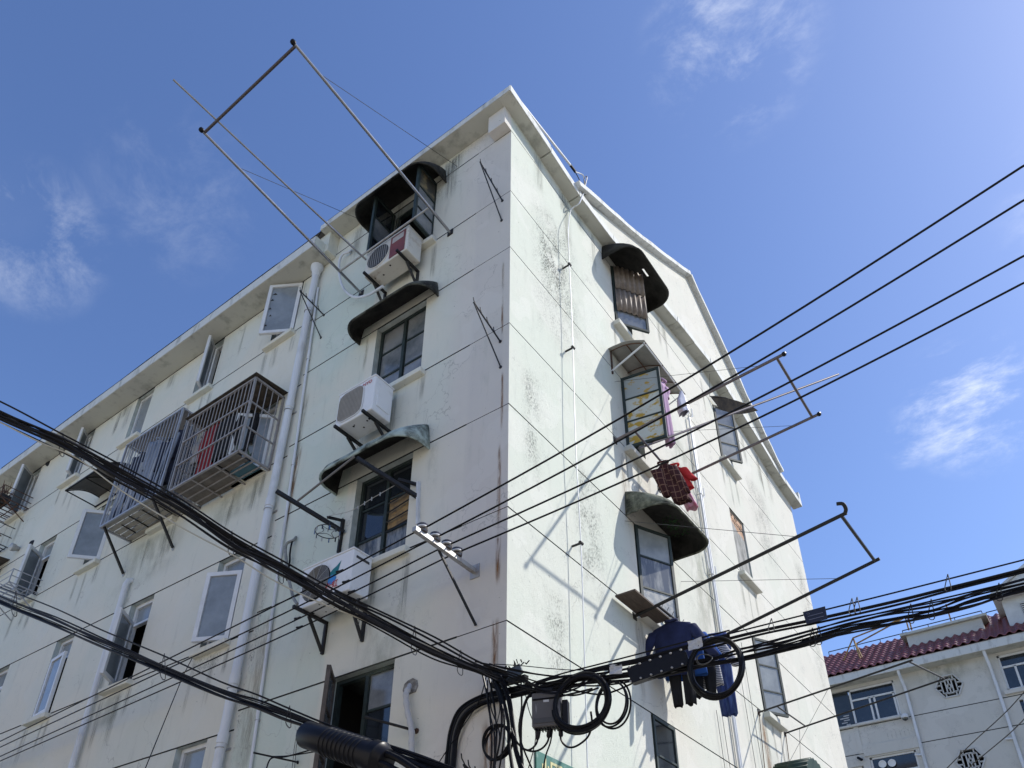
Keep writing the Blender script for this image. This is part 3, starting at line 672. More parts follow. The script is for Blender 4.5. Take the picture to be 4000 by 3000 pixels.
# white conduit laid on the eave and the hank of cable on its end
lc = thing('roof_conduit', pg(2100, 480, .2), 'white conduit lying along the end wall eave with a hank of cable', 'conduit')
A1 = V3((.16, -.2, 14.14)); A2 = pg(2228, 645, .12)
MB().tube([A1, lerp(A1, A2, .3), lerp(A1, A2, .65), A2], .02, 8).build('tube', M_pipe, lc, smooth=True)
MB().tube([A2, lerp(A2, pg(2248, 672, .12), 1)], .024, 8).build('coupling', M_black, lc, smooth=True)
hk = [pg(2248, 672, .14), pg(2275, 682, .18), pg(2282, 700, .18), pg(2287, 735, .2), pg(2275, 765, .22), pg(2262, 795, .2), pg(2245, 806, .1), pg(2230, 818, .04)]
MB().tube(smooth_path(hk, 5), .011, 6).build('cable', M_pipe, lc, smooth=True)
hk2 = [pg(2246, 670, .14), pg(2262, 700, .18), pg(2276, 738, .2), pg(2286, 760, .22), pg(2282, 700, .24), pg(2293, 690, .22), pg(2286, 725, .2)]
MB().tube(smooth_path(hk2, 5), .008, 6).build('cable', M_black, lc, smooth=True)
# lightning rail above the long eave
lr = thing('lightning_rail', (-6, -.25, 13.66), 'thin dark lightning rail on posts along the front eave', 'rail')
rz = lambda x: 14.23 if x > -3.9 else 13.86
xs_ = [.1, -.45, -1.2, -2.0, -2.8, -3.6, -3.95]
MB().tube([(-.08, -.26, 14.07)] + [(x, -.26, 14.21 if x < -.2 else 14.12) for x in (-.3, -.8, -1.6, -2.4, -3.2, -3.8)] + [(-4.0, -.30, 13.80)] + [(x, -.36, 13.79 + .01 * math.sin(x * 2)) for x in range(-5, -16, -1)], .009, 5).build('rail', M_iron, lr)
for x in (-.55, -1.5, -2.45, -3.4): MB().bar((x, -.26, 14.06), (x, -.26, 14.215), .016, .016).build('post', M_iron, lr)
for x in range(-5, -16, -2): MB().bar((x, -.36, 13.65), (x, -.36, 13.79), .016, .016).build('post', M_iron, lr)
# rust runs and mould
S_rust = stain_mat('rust_run', (.25, .13, .06), .75, (6, 6, .5)); S_brown = stain_mat('brown_damp_run', (.22, .16, .10), .38, (5, 5, .6)); S_mould = stain_mat('black_mould', (.10, .11, .10), .6, (1, 1, .6), 4, True)
S_green = stain_mat('green_mould', (.20, .22, .15), .28, (1, 1, .5), 3)
def stL(xa, xb, za, zb, m_, nm='stain', d=.003): stain([(xa, -d, za), (xb, -d, za), (xb, -d, zb), (xa, -d, zb)], nm, m_, bld)
def stG(ya, yb, za, zb, m_, nm='stain', d=.003): stain([(d, ya, za), (d, yb, za), (d, yb, zb), (d, ya, zb)], nm, m_, bld)
stL(-.135, -.085, 9.0, 9.95, S_rust); stL(-.12, -.07, 7.6, 8.6, S_rust); stL(-.15, -.08, 6.2, 7.5, S_rust); stL(-.16, -.07, 5.6, 6.3, S_rust); stL(-.19, -.08, 4.6, 5.3, S_rust); stL(-.14, -.08, 9.95, 10.6, S_brown)
stL(-3.95, -3.75, 8.2, 10.4, S_brown); stL(-3.85, -3.7, 7.5, 9.3, S_rust, d=.0045); stL(-3.98, -3.55, 4.0, 6.6, S_brown)
stL(-2.66, -2.56, 10.0, 10.75, S_brown); stL(-4.06, -3.9, 4.0, 8.0, S_mould, d=.006); stL(-2.1, -1.3, 4.85, 5.9, S_green); stL(-1.2, -1.0, 7.2, 8.0, S_green)
stL(-4.0, 0.0, 13.7, 13.95, S_mould); stL(-6, -4.2, 8.4, 9.1, S_green); stL(-8.4, -6.2, 8.0, 9.1, S_green); stL(-1.9, -1.2, 12.9, 13.4, S_mould)
stL(-5.4, -4.4, 5.9, 6.25, S_mould); stL(-7.6, -6.7, 5.6, 6.2, S_green); stL(-.3, -.05, 3.0, 4.3, S_rust, d=.005)
stG(.35, 2.0, 9.6, 12.9, S_mould); stG(.5, 1.6, 10.8, 12.2, S_mould, d=.0045); stG(.2, .75, 7.0, 9.0, S_mould); stG(1.2, 2.2, 6.0, 8.2, S_mould, d=.006); stG(.6, 1.2, 4.4, 6.0, S_mould)
stG(2.66, 2.9, 7.9, 9.2, S_brown); stG(2.7, 2.9, 5.2, 6.5, S_brown); stG(8.5, 10.2, 10.2, 12.8, S_mould); stG(4.4, 6.2, 6, 11.5, S_green); stG(11.2, 12.1, 8, 12.0, S_mould); stG(6.95, 7.25, 4.6, 6.5, S_rust)

# rain streaks below sills, brackets and hoods
S_run = stain_mat('grey_rain_run', (.20, .20, .17), .42, (9, 9, .35), 4)
rs = random.Random(3)
for (a, b_) in COLS:
    for (z0_, z1_) in ROWS[:3]:
        for u in (a - .04, b_ + .03, (a + b_) / 2 + rs.uniform(-.2, .2)): w_ = rs.uniform(.05, .12); stL(u - w_, u + w_, z0_ - .1 - rs.uniform(.4, 1.0), z0_ - .085, S_run, 'rain_streak', rs.uniform(.002, .005))
for z0_ in (ZA, ZC, ZF):
    for u in (C1X[0] - .06, C1X[1] + .06, -1.9): w_ = rs.uniform(.05, .12); stL(u - w_, u + w_, z0_ - .1 - rs.uniform(.4, .9), z0_ - .06, S_run, 'rain_streak', rs.uniform(.002, .005))
for k in range(16): u = rs.uniform(-14, -.4); w_ = rs.uniform(.05, .2); zt_ = 13.41 if u < XS else 13.93; stL(u - w_, u + w_, zt_ - rs.uniform(.3, 1.2), zt_, S_run, 'rain_streak', rs.uniform(.002, .005))
for (ya_, z0_) in ((2.96, ZA), (2.96, ZC), (2.96, ZF), (7.28, ZA), (7.28, ZF), (7.25, 9.3)):
    for u in (ya_ - .05, ya_ + .66, ya_ + .3): w_ = rs.uniform(.04, .1); stG(u - w_, u + w_, z0_ - .1 - rs.uniform(.4, 1.3), z0_ - .08, S_run, 'rain_streak', rs.uniform(.002, .005))
for k in range(14): u = rs.uniform(.3, 11.8); w_ = rs.uniform(.05, .2); zt_ = min(13.95, eave_z(u)); stG(u - w_, u + w_, zt_ - rs.uniform(.4, 1.6), zt_, S_run, 'rain_streak', rs.uniform(.002, .005))
# ================================================================== air conditioners on the long facade
RED = mat('faded_red_panel', (.20, .055, .05), .5, var=.3, scale=6); M_grille = mat('dark_fan_grille', (.05, .05, .05), .6)
M_mesh = mat('tan_fan_mesh', (.30, .275, .235), .7, var=.15, scale=9)
def ac_unit(label, x0, x1, z0, z1, d0, d1, body, style, below=.0):
    t = thing('air_conditioner', ((x0 + x1) / 2, -(d0 + d1) / 2, z0), label, 'air conditioner', 'air conditioners on the long facade')
    MB().box(x0, x1, -d1, -d0, z0, z1).build('casing', body, t, bevel=.018, seg=3)
    MB().box(x0 - .008, x1 + .008, -d1 - .008, -d0 + .008, z1 - .004, z1 + .02).build('lid', body, t, bevel=.008)
    W_, H_ = x1 - x0, z1 - z0; yf = -d1 - .004
    if style == 'old':
        cx_, cz_, R_ = x0 + H_ * .52, z0 + H_ * .52, H_ * .42
        MB().lathe([(R_ * 1.06, 0), (R_ * 1.06, .012), (R_, .014), (R_, .0)], (cx_, yf + .004, cz_), (0, -1, 0), 40).build('fan_ring', body, t, smooth=True)
        MB().lathe([(R_ * .98, 0), (R_ * .98, .006)], (cx_, yf - .006, cz_), (0, -1, 0), 40).build('fan_mesh', M_grille, t)
        m = MB()
        for k in range(-4, 5):
            xx = R_ * k / 5; hh = math.sqrt(R_ ** 2 - xx ** 2) * .97
            m.bar((cx_ + xx, yf - .02, cz_ - hh), (cx_ + xx, yf - .02, cz_ + hh), .004, .004)
        tag(m.build('guard_wires', mat('pale_wire', (.45, .45, .43), .5), t), kind='stuff')
        xa = cx_ + R_ * 1.12
        MB().box(xa, x1 - .05, yf - .006, yf + .003, z0 + .03, z1 - .03).build('front_panel', RED, t)
        MB().box(xa + .04, x1 - .08, yf - .010, yf - .007, z1 - .19, z1 - .07).build('rating_plate', mat('faded_label', (.42, .40, .38), .6, var=.2, scale=20), t)
    elif style == 'mesh':
        # a wide rounded mesh over most of the front
        xa, xb = x0 + .04, x0 + W_ * .72; za, zb = z0 + .05, z1 - .05; cr_ = .12
        def rr(e):
            pts = []
            for (cx_, cz_, a0) in ((xb - cr_, zb - cr_, 0), (xa + cr_, zb - cr_, 90), (xa + cr_, za + cr_, 180), (xb - cr_, za + cr_, 270)):
                for k in range(7): a = math.radians(a0 + 15 * k); pts.append((cx_ + (cr_ + e) * math.cos(a), yf, cz_ + (cr_ + e) * math.sin(a)))
            return pts
        MB().prism(rr(.014), (0, -.008, 0)).build('fan_rim', M_acw, t)
        MB().prism([(p[0], yf - .009, p[2]) for p in rr(0)], (0, -.003, 0)).build('fan_mesh', M_mesh, t)
        m = MB()
        for k in range(16): xx = xa + .02 + (xb - xa - .04) * k / 15; m.bar((xx, yf - .014, za + .03), (xx, yf - .014, zb - .03), .004, .003)
        tag(m.build('mesh_ribs', mat('tan_rib', (.22, .20, .17), .7), t), kind='stuff')
        text_mesh('SANYO', 'maker_lettering', .075, mat('red_print', (.45, .06, .05), .5), (x1 - .30, yf - .003, z1 - .10), (1, 0, 0), (0, 0, 1), t)
        MB().box(x1 - .004, x1 + .012, -d1 + .06, -d0 - .05, z0 + .10, z0 + .36).build('valve_cover', M_acw, t, bevel=.02)
    else:
        cx_, cz_, R_ = x0 + .27, (z0 + z1) / 2, H_ * .43
        MB().lathe([(R_, 0), (R_, .004)], (cx_, yf + .003, cz_), (0, -1, 0), 40).build('fan_opening', M_dark, t)
        m = MB()
        for k in range(1, 20): m.tube([(cx_ + R_ * k / 20 * math.cos(a), yf - .012, cz_ + R_ * k / 20 * math.sin(a)) for a in [2 * math.pi * j / 36 for j in range(36)]], .0022, 4, closed=True)
        for k in range(10): a = 2 * math.pi * k / 10; m.bar((cx_, yf - .015, cz_), (cx_ + R_ * math.cos(a), yf - .015, cz_ + R_ * math.sin(a)), .004, .004)
        tag(m.build('fan_guard', mat('grey_wire', (.35, .35, .34), .5), t), kind='stuff')
        # leaf emblem: teal leaf over a blue drop
        ex, ez = x1 - .30, z1 - .26
        def shp(pts, y, m_, nm): MB().prism([(ex + a * 1.0, y, ez + b * 1.0) for a, b in pts], (0, -.0015, 0)).build(nm, m_, t)
        shp([(-.075, -.06), (-.085, -.01), (-.06, .045), (-.01, .085), (.05, .11), (.115, .16), (.10, .10), (.085, .03), (.06, -.02), (.02, -.05), (-.03, -.055)], yf + .002, mat('teal_print', (.01, .16, .17), .4), 'emblem_leaf')
        shp([(-.065, -.03), (-.04, .0), (0, .01), (.045, -.01), (.07, -.045), (.05, -.09), (.01, -.115), (-.035, -.11), (-.06, -.08)], yf - .001, mat('blue_print', (.04, .22, .55), .4), 'emblem_drop')
        redp = mat('red_print', (.45, .06, .05), .5)
        text_mesh('长虹', 'maker_characters', .105, redp, (x1 - .40, yf - .003, z0 + .115), (1, 0, 0), (0, 0, 1), t)
        text_mesh('CHANGHONG', 'maker_lettering', .034, redp, (x1 - .385, yf - .003, z0 + .075), (1, 0, 0), (0, 0, 1), t)
        MB().box(x1 - .004, x1 + .006, -d1 + .05, -d0 - .05, z1 - .10, z1 - .07).build('side_handle', M_grille, t)
    # underside feet holes
    for k in range(5):
        xx = x0 + rnd(.1, W_ - .1); MB().lathe([(rnd(.008, .018), 0), (.006, .002)], (xx, -rnd(d0 + .06, d1 - .05), z0 - .001), (0, 0, -1), 8).build('drain_hole', M_dark, t)
    return t
def bracket(label, x, z, d1, drop, m_, over=.06, grp='air conditioner brackets'):
    t = thing('wall_bracket', (x, 0, z - drop), label, 'bracket', grp)
    MB().bar((x, -.002, z - .018), (x, -d1 - over, z - .018), .035, .036).build('arm', m_, t)
    MB().bar((x, -.018, z - .04), (x, -.018, z - drop), .034, .034, (1, 0, 0)).build('upright', m_, t)
    MB().bar((x, -.03, z - drop + .03), (x, -d1 * .62, z - .04), .03, .03).build('brace', m_, t)
    return t
ac_unit('rusty old air conditioner with faded red panel under the top floor window', -2.42, -1.56, 11.55, 12.07, .10, .40, M_acold, 'old')
bracket('black arm under the right end of the rusty air conditioner', -1.68, 11.545, .42, .34, M_iron); bracket('black arm under the left end of the rusty air conditioner', -2.34, 11.545, .42, .34, M_iron)
ac_unit('cream air conditioner with wide tan mesh front between two hoods', -2.47, -1.80, 8.56, 9.14, .12, .46, M_acw, 'mesh')
bracket('black arm under the right end of the mesh fronted air conditioner', -1.90, 8.555, .46, .26, M_iron); bracket('black arm under the left end of the mesh fronted air conditioner', -2.40, 8.555, .46, .26, M_iron)
ac_unit('white air conditioner with leaf emblem below the papered window', -2.70, -1.86, 5.99, 6.53, .10, .40, M_acw, 'leaf')
bracket('black arm under the right end of the leaf emblem air conditioner', -1.98, 5.985, .42, .44, M_iron); bracket('grey arm under the left end of the leaf emblem air conditioner', -2.62, 5.985, .46, .42, M_iron)
# hoses
h = thing('insulated_hose', pl(1325, 980, 0), 'white wrapped refrigerant hose looping to the rusty air conditioner', 'hose')
f5 = lambda x, y, d: pl(1150 + x / 4.148, 800 + y / 4.148, d)
MB().tube(smooth_path([f5(925, 735, .0), f5(880, 770, .05), f5(790, 800, .07), f5(735, 900, .08), f5(725, 1100, .08), f5(770, 1300, .10), f5(860, 1430, .12), f5(1000, 1500, .14), f5(1200, 1460, .18), f5(1340, 1380, .22), f5(1430, 1320, .25)], 5), .021, 10).build('sleeve', M_pipe, h, smooth=True)
h = thing('insulated_hose', pl(1160, 2090, 0), 'grey taped hose from the wall hole to the leaf emblem air conditioner', 'hose')
f6 = lambda x, y, d: pl(1100 + x / 4.148, 2050 + y / 4.148, d)
MB().tube(smooth_path([f6(235, 200, .0), f6(190, 250, .05), f6(90, 300, .08), f6(60, 400, .08), f6(75, 560, .08), f6(95, 800, .09), f6(140, 980, .10), f6(190, 1180, .12), f6(260, 1290, .16)], 5), .02, 10).build('sleeve', mat('grey_tape', (.30, .31, .30), .7, var=.4, scale=20), h, smooth=True)
MB().tube(smooth_path([f6(230, 215, .0), f6(170, 280, .06), f6(135, 460, .06), f6(130, 600, .06), f6(85, 900, .08)], 5), .012, 8).build('cable', M_black, h, smooth=True)
h = thing('insulated_hose', pl(1600, 2650, 0), 'bulky white taped drain hose leaving a hole beside the corner', 'hose')
f7 = lambda x, y, d: pl(1550 + x / 4.148, 2600 + y / 4.148, d)
MB().tube(smooth_path([f7(230, 320, -.02), f7(180, 390, .05), f7(150, 460, .07), f7(155, 600, .07), f7(180, 780, .07), f7(215, 920, .07), f7(240, 1080, .07), f7(240, 1250, .07), f7(240, 1420, .07)], 5), [.03 + .004 * math.sin(k * 1.3) for k in range(41)], 10).build('sleeve', mat('old_white_tape', (.48, .48, .48), .7, col2=(.1, .1, .1), scale=9, lo=.6, hi=.7), h, smooth=True)
MB().prism([f7(x, y, .012) for x, y in ((120, 300), (180, 240), (260, 200), (320, 230), (335, 320), (300, 420), (240, 440), (180, 470), (110, 470), (95, 400))], (0, .02, 0)).build('foam_plug', mat('old_foam', (.33, .32, .29), .95, col2=(.1, .09, .08), scale=14, bump=.8, bscale=30), h)

# ================================================================== window cages
def cage(label, x0, x1, z0, z1, d, m_, nb, nrail, floor_, roof=True, side='right', slope=.05, group='window cages'):
    t = thing('window_cage', ((x0 + x1) / 2, -d / 2, z0), label, 'window cage', group)
    P = lambda x, dd, z: V3((x, -dd, z))
    w_ = .032
    for (x, dd) in ((x0, d), (x1, d), (x1, .02), (x0, .02)): MB().bar(P(x, dd, z0), P(x, dd, z1), w_, w_, (0, 1, 0)).build('corner_post', m_, t)
    for z in (z0, z1):
        MB().bar(P(x0, d, z), P(x1, d, z), w_, w_).build('rail', m_, t)
        for x in (x0, x1): MB().bar(P(x, 0, z), P(x, d, z), w_, w_).build('rail', m_, t)
    for k in range(1, nrail + 1):
        z = z0 + (z1 - z0) * k / (nrail + 1)
        MB().bar(P(x0, d + .012, z), P(x1, d + .012, z), .02, .024).build('rail', m_, t)
        for x in (x0, x1): MB().bar(P(x, 0, z), P(x, d, z), .02, .024).build('rail', m_, t)
    src = None
    for k in range(1, nb):
        x = x0 + (x1 - x0) * k / nb
        if src is None: src = MB().tube([P(x, d, z0), P(x, d, z1)], .0085, 6); src = src.build('bar', m_, t, smooth=True); xs0 = x
        else: c_ = src.copy(); COL.objects.link(c_); c_.location = src.location + V3((x - xs0, 0, 0))
    src = None
    for x in (x0, x1):
        for k in range(1, 5):
            dd = d * k / 5
            MB().tube([P(x, dd, z0), P(x, dd, z1)], .0085, 6).build('bar', m_, t, smooth=True)
    if floor_ == 'lattice':
        for k in range(1, 4): MB().bar(P(x0, d * k / 4, z0), P(x1, d * k / 4, z0), .018, .018).build('floor_bar', m_, t)
        for k in range(1, 3): MB().bar(P(x0 + (x1 - x0) * k / 3, 0, z0 - .018), P(x0 + (x1 - x0) * k / 3, d, z0 - .018), .02, .018).build('floor_bar', m_, t)
        cb = mat('old_cardboard', (.20, .18, .155), .9, var=.4, scale=5); bl = mat('blue_plastic_sheet', (.07, .17, .22), .5, var=.3, scale=5)
        MB().box(x0 + .05, x0 + (x1 - x0) * .66, -d + .03, -.03, z0 + .015, z0 + .022).build('floor_sheet', cb, t)
        MB().box(x0 + (x1 - x0) * .68, x1 - .1, -d * .55, -.03, z0 + .015, z0 + .022).build('floor_sheet', bl, t)
        MB().box(x0 + (x1 - x0) * .68, x1 - .1, -d + .03, -d * .57, z0 + .016, z0 + .022).build('floor_sheet', cb, t)
    else:
        bd = mat('pale_slat_board', (.40, .38, .33), .8, var=.3, scale=5)
        for k in range(5):
            a = d * k / 5 + .01
            MB().box(x0 + .02, x1 - .02, -a - d / 5 + .02, -a, z0 + .016, z0 + .026).build('floor_slat', bd, t)
        for k in range(4):
            a = x0 + (x1 - x0) * (k + 1) / 5; MB().bar(P(a, rnd(.05, .2), z0 - .004), P(a + .03, d - rnd(.05, .25), z0 - .004), .02, .012).build('floor_bar', M_iron, t)
    if roof:
        m = MB(); m.prism([(x0 - .06, -.0, z1 + .10), (x0 - .06, -d - .05, z1 + .10 - slope), (x0 - .06, -d - .05, z1 + .085 - slope), (x0 - .06, 0, z1 + .085)], (x1 - x0 + .12, 0, 0)); m.build('cover', M_roofing, t)
        MB().box(x0 + .02, x1 - .02, -d + .02, -.01, z1 + .02, z1 + .026).build('cover_sheet', M_roofing, t)
    return t
cr_ = cage('dark roofed steel bar cage beside the big downpipe', -6.10, -4.42, 9.08, 10.52, .56, M_cage, 17, 2, 'lattice')
cl_ = cage('pale steel bar cage stuffed with white and blue things', -8.08, -6.42, 9.20, 10.97, .56, M_cagel, 16, 0, 'slat', roof=False)
MB().box(-8.06, -6.44, -.55, -.01, 10.99, 11.0).build('cover', mat('grey_cover', (.3, .3, .31), .7), cl_)
for (x, lab) in ((-8.0, 'left'), (-6.62, 'right')):
    t = thing('brace_strut', (x, -.02, 8.35), 'black strut propping the %s end of the pale bar cage' % lab, 'strut', 'cage struts')
    MB().bar((x, -.54, 9.19), (x + .02, -.015, 8.52), .035, .035).build('strut', M_iron, t); MB().lathe([(.03, 0), (.03, .012)], (x + .02, -.0, 8.5), (0, -1, 0), 8).build('anchor_plate', M_galv, t)
# ================================================================== clothes racks
def guy(t, a, b, m_=None, r=.004): return MB().tube([a, b], r, 5).build('guy_wire', m_ or M_wire, t)
tr = thing('clothes_rack', (-2, 0, 11.95), 'long shiny two pole clothes rack jutting over the street from the top floor', 'clothes rack')
Pa, Pb = pl(1760, 910, .0), pl(1412, 1147, .0); Qa, Qb = pl(1145, 165, 3.0), pl(787, 508, 3.0)
for p, q in ((Pa, Qa), (Pb, Qb)):
    MB().tube([p + V3((0, -.01, 0)), q], .021, 12).build('pole', M_stain, tr, smooth=True)
    MB().lathe([(.014, -.034), (.03, -.024), (.036, 0), (.03, .026), (.012, .036)], q, (q - p), 12).build('end_ball', M_blackm, tr, smooth=True)
    MB().box(p.x - .05, p.x + .05, -.014, .0, p.z - .055, p.z + .055).build('wall_plate', M_iron, tr)
a, b = lerp(Pa, Qa, .985), lerp(Pb, Qb, .985); MB().tube([a, b], .02, 10).build('cross_bar', mat('brown_lacquer_tube', (.07, .055, .055), .45), tr, smooth=True)
a, b = lerp(Pa, Qa, .155), lerp(Pb, Qb, .155); MB().tube([a, b], .016, 10).build('cross_bar', M_galv, tr, smooth=True)
guy(tr, lerp(Pa, Qa, .86), pl(1786, 650, 0)); guy(tr, lerp(Pb, Qb, .80), pl(1450, 876, 0))
lp = thing('loose_pole', pl(1430, 1015, .35), 'single thin steel pole resting across the long top floor rack', 'pole')
S_ = pl(1430, 1015, .42); B_ = pl(845, 472, 2.96); B_.z += .02
e_ = S_ + (B_ - S_) * 1.0
for k in range(100, 190):
    c_ = S_ + (B_ - S_) * (k / 100); v = c_ - CAM; px = CX + F * v.dot(q0) / v.dot(q2)
    if px <= 678: break
MB().tube([S_, c_], .015, 10).build('tube', M_stain, lp, smooth=True)
# three-sided bracket racks (black iron triangles with hooks)
def tri_rack(label, top, root, foot, hooks=4, m_=None, hs=.05, up=True):
    t = thing('bracket_hooks', foot, label, 'clothes bracket', 'iron triangle clothes brackets')
    m_ = m_ or M_iron
    MB().tube([root, top], .011, 6).build('arm', m_, t, smooth=True); MB().tube([top, foot], .009, 6).build('brace', m_, t, smooth=True)
    MB().lathe([(.022, 0), (.022, .01)], V3(root), (0, -1, 0), 8).build('wall_stud', m_, t); MB().lathe([(.022, 0), (.022, .01)], V3(foot), (0, -1, 0), 8).build('wall_stud', m_, t)
    for k in range(hooks):
        p = lerp(root, top, (k + .7) / hooks); d_ = (V3(top) - V3(root)).normalized()
        MB().tube([p, p + d_ * .02 + V3((0, 0, .02)), p + d_ * .045 + V3((0, 0, .035)), p + d_ * .055 + V3((0, 0, .075))], .006, 5).build('hook', m_, t)
    return t
def pert(px_root, px_tip, d): r = pl(*px_root, 0); q = pl(*px_tip, d); return q, r
tri_rack('small black hook bracket high beside the corner eave', pl(1875, 632, .30), pl(1963, 785, 0), pl(1960, 862, 0))
tri_rack('black hook bracket above the rust run beside the corner', pl(1850, 1180, .36), pl(1955, 1335, 0), pl(1956, 1435, 0))
tri_rack('black hook bracket across the downpipe beside the cracked casement', pl(1171, 1135, .36), pl(1266, 1232, 0), pl(1254, 1320, 0))
tri_rack('black hook bracket at the foot of the corner below the coiled cables', pl(1810, 2985, .2), pl(1890, 3060, 0), pl(1880, 3140, 0), 3)
# folding rack arms at the papered window
fa = thing('hinged_rack', pl(1340, 2050, 0), 'dark hinged rack arms with a round peg hanger by the papered window', 'clothes rack')
f8 = lambda x, y, d: pl(1000 + x / 2.212, 1500 + y / 2.212, d)
armL = [f8(745, 1180, .0), f8(620, 1150, .25), f8(175, 925, .80)]
MB().bar(armL[0], armL[1], .03, .03).build('arm', M_iron, fa); MB().bar(f8(760, 1280, .02), f8(175, 925, .80), .045, .045).build('arm', M_iron, fa)
MB().bar(f8(755, 1170, .02), f8(715, 1460, .02), .05, .03, (1, 0, 0)).build('wall_plate', M_iron, fa)
MB().bar(f8(1395, 975, .02), f8(870, 640, .62), .045, .045).build('arm', M_iron, fa); MB().bar(f8(1395, 870, .02), f8(1230, 825, .12), .035, .035).build('arm', M_iron, fa)
MB().bar(f8(1405, 850, .018), f8(1400, 1215, .018), .05, .03, (1, 0, 0)).build('wall_plate', M_pipe, fa)
MB().tube([f8(360, 1010, .72), f8(850, 628, .62)], .014, 8).build('bamboo_pole', mat('grey_bamboo', (.16, .15, .14), .6), fa, smooth=True)
pc = f8(620, 1275, .35); R_ = .15
MB().tube([pc + V3((R_ * math.cos(a), R_ * math.sin(a), 0)) for a in [2 * math.pi * k / 28 for k in range(28)]], .006, 5, closed=True).build('peg_ring', M_wire, fa)
for k in range(4):
    a = math.pi * k / 2 + .3; MB().tube(smooth_path([pc + V3((R_ * math.cos(a), R_ * math.sin(a), 0)), pc + V3((.05 * math.cos(a + .8), .05 * math.sin(a + .8), .0)), pc + V3((R_ * math.cos(a + 1.57), R_ * math.sin(a + 1.57), 0))], 5), .004, 4).build('ring_spoke', M_wire, fa)
MB().tube([pc + V3((0, 0, 0)), f8(640, 1185, .3)], .004, 4).build('hanger_hook', M_wire, fa)
pegm = [mat('peg_dark', (.03, .04, .05), .5), mat('peg_blue', (.06, .12, .25), .5), mat('peg_clear', (.4, .42, .42), .4)]
for k in range(11):
    a = 2 * math.pi * k / 11; b0 = pc + V3((R_ * math.cos(a), R_ * math.sin(a), -.005)); MB().bar(b0, b0 + V3((0, 0, -.055)), .014, .008, (math.sin(a), math.cos(a), 0)).build('peg', pegm[k % 3], fa)
cl = thing('clothes_line', f8(620, 1145, .3), 'sagging line with small pegs strung between two rack arms', 'clothes line')
ls = smooth_path([f8(625, 1140, .28), f8(820, 1095, .3), f8(1000, 990, .3), f8(1200, 875, .2)], 6); MB().tube(ls, .004, 5).build('cord', M_galv, cl)
for k in (8, 10, 12, 14): MB().bar(ls[k] + V3((0, 0, .02)), ls[k] - V3((0, 0, .03)), .012, .008, (1, 0, 0)).build('peg', pegm[2], cl)

# ================================================================== insulator bracket and power lines
xi = -.41
ib = thing('insulator_bracket', (xi, 0, 5.26), 'pale steel cross arm carrying four brown insulators near the corner', 'insulator bracket')
MB().bar((xi, 0, 5.90), (xi, -.94, 5.92), .05, .05).build('arm', M_galv, ib); MB().bar((xi - .03, -.55, 5.90), (xi + .04, -.01, 5.26), .02, .02).build('brace', M_iron, ib)
MB().box(xi - .06, xi + .06, -.012, 0, 5.82, 5.98).build('wall_plate', M_galv, ib)
IY = (.829, .638, .461, .30); ITOP = []
for dy in IY:
    o = V3((xi, -dy, 5.925)); ins = MB(); ins.lathe([(.02, 0), (.05, .01), (.055, .03), (.03, .045), (.03, .06), (.052, .07), (.055, .095), (.02, .115)], o, (0, 0, 1), 14); io = ins.build('insulator', M_porc, ib, smooth=True)
    MB().lathe([(.057, .0), (.057, .012)], o + V3((0, 0, .058)), (0, 0, 1), 14).build('insulator_band', M_porcw, io, smooth=True); ITOP.append(o + V3((0, -.0, .055)))
PLN = ['uppermost', 'second', 'third', 'lowest']
leftpx = (2896, 2919, 2955, 2973); midpx = (2404, 2449, 2496, 2532); rightpx = (680, 814, 1031, 1136); tt = (6.0, 6.25, 6.5, 6.65)
for k in range(4):
    o = ITOP[k] + V3((.055, 0, 0)); R1 = CAM + ray(4000, rightpx[k]) * tt[k]; R2 = o + (R1 - o) * 1.5; R2.z += .12
    pts = [o + (R2 - o) * (j / 24) + V3((0, 0, -.10 * math.sin(math.pi * min(1, j / 16)))) * (1 if j <= 16 else 0) for j in range(25)]
    t = thing('power_line', o, '%s of four black power lines rising right from the insulators across the end wall' % PLN[k], 'power line', 'power lines to the right of the insulators')
    MB().tube(pts, .0095, 6).build('wire', M_black, t, smooth=True)
    o = ITOP[k] + V3((-.055, 0, 0)); Lm = pl(1000, midpx[k], IY[k] - .02); L1 = pl(0, leftpx[k], max(.06, IY[k] * .6)); 
    pts = smooth_path([o, Lm, L1, L1 + (L1 - Lm) * .35], 8)
    t = thing('power_line', o, '%s of four black power lines falling left from the insulators along the long facade' % PLN[k], 'power line', 'power lines to the left of the insulators')
    MB().tube(pts, .0085, 6).build('wire', M_black, t, smooth=True)
    for f_ in (.45, .75):
        if random.random() < .7:
            p = lerp(o, Lm, f_); MB().tube([p + V3((-.05, 0, .012)), p, p + V3((.05, 0, .0))], .014, 6).build('splice', M_black, t, smooth=True)
# ================================================================== awnings on the end wall
aw = thing('plastic_awning', (0, 3.35, 10.85), 'grey plastic sheet awning on a white tube frame over the paint smeared casement', 'awning')
ya, yb_ = 2.62, 4.06
m = MB(); NS = 8; vs_ = []
for i in range(NS + 1):
    t = i / NS; x = .62 * t; z = 11.16 - .20 * t + .07 * math.sin(math.pi * t)
    for k in range(7): vs_.append((x, ya + (yb_ - ya) * k / 6, z + rnd(-.006, .006)))
fs_ = [(i * 7 + k, i * 7 + k + 1, i * 7 + 8 + k, i * 7 + 7 + k) for i in range(NS) for k in range(6)]
m.add(vs_, fs_); m.build('sheet', mat('translucent_grey_plastic', (.30, .295, .275), .6, var=.25, scale=4), aw, smooth=2, solid=.006)
for y in (ya + .05, (ya + yb_) / 2 - .1, (ya + yb_) / 2 + .35, yb_ - .05):
    MB().tube([(.62 * t / 8, y, 11.145 - .20 * t / 8 + .07 * math.sin(math.pi * t / 8) - .012) for t in range(9)], .009, 6).build('rib', M_rust, aw, smooth=True)
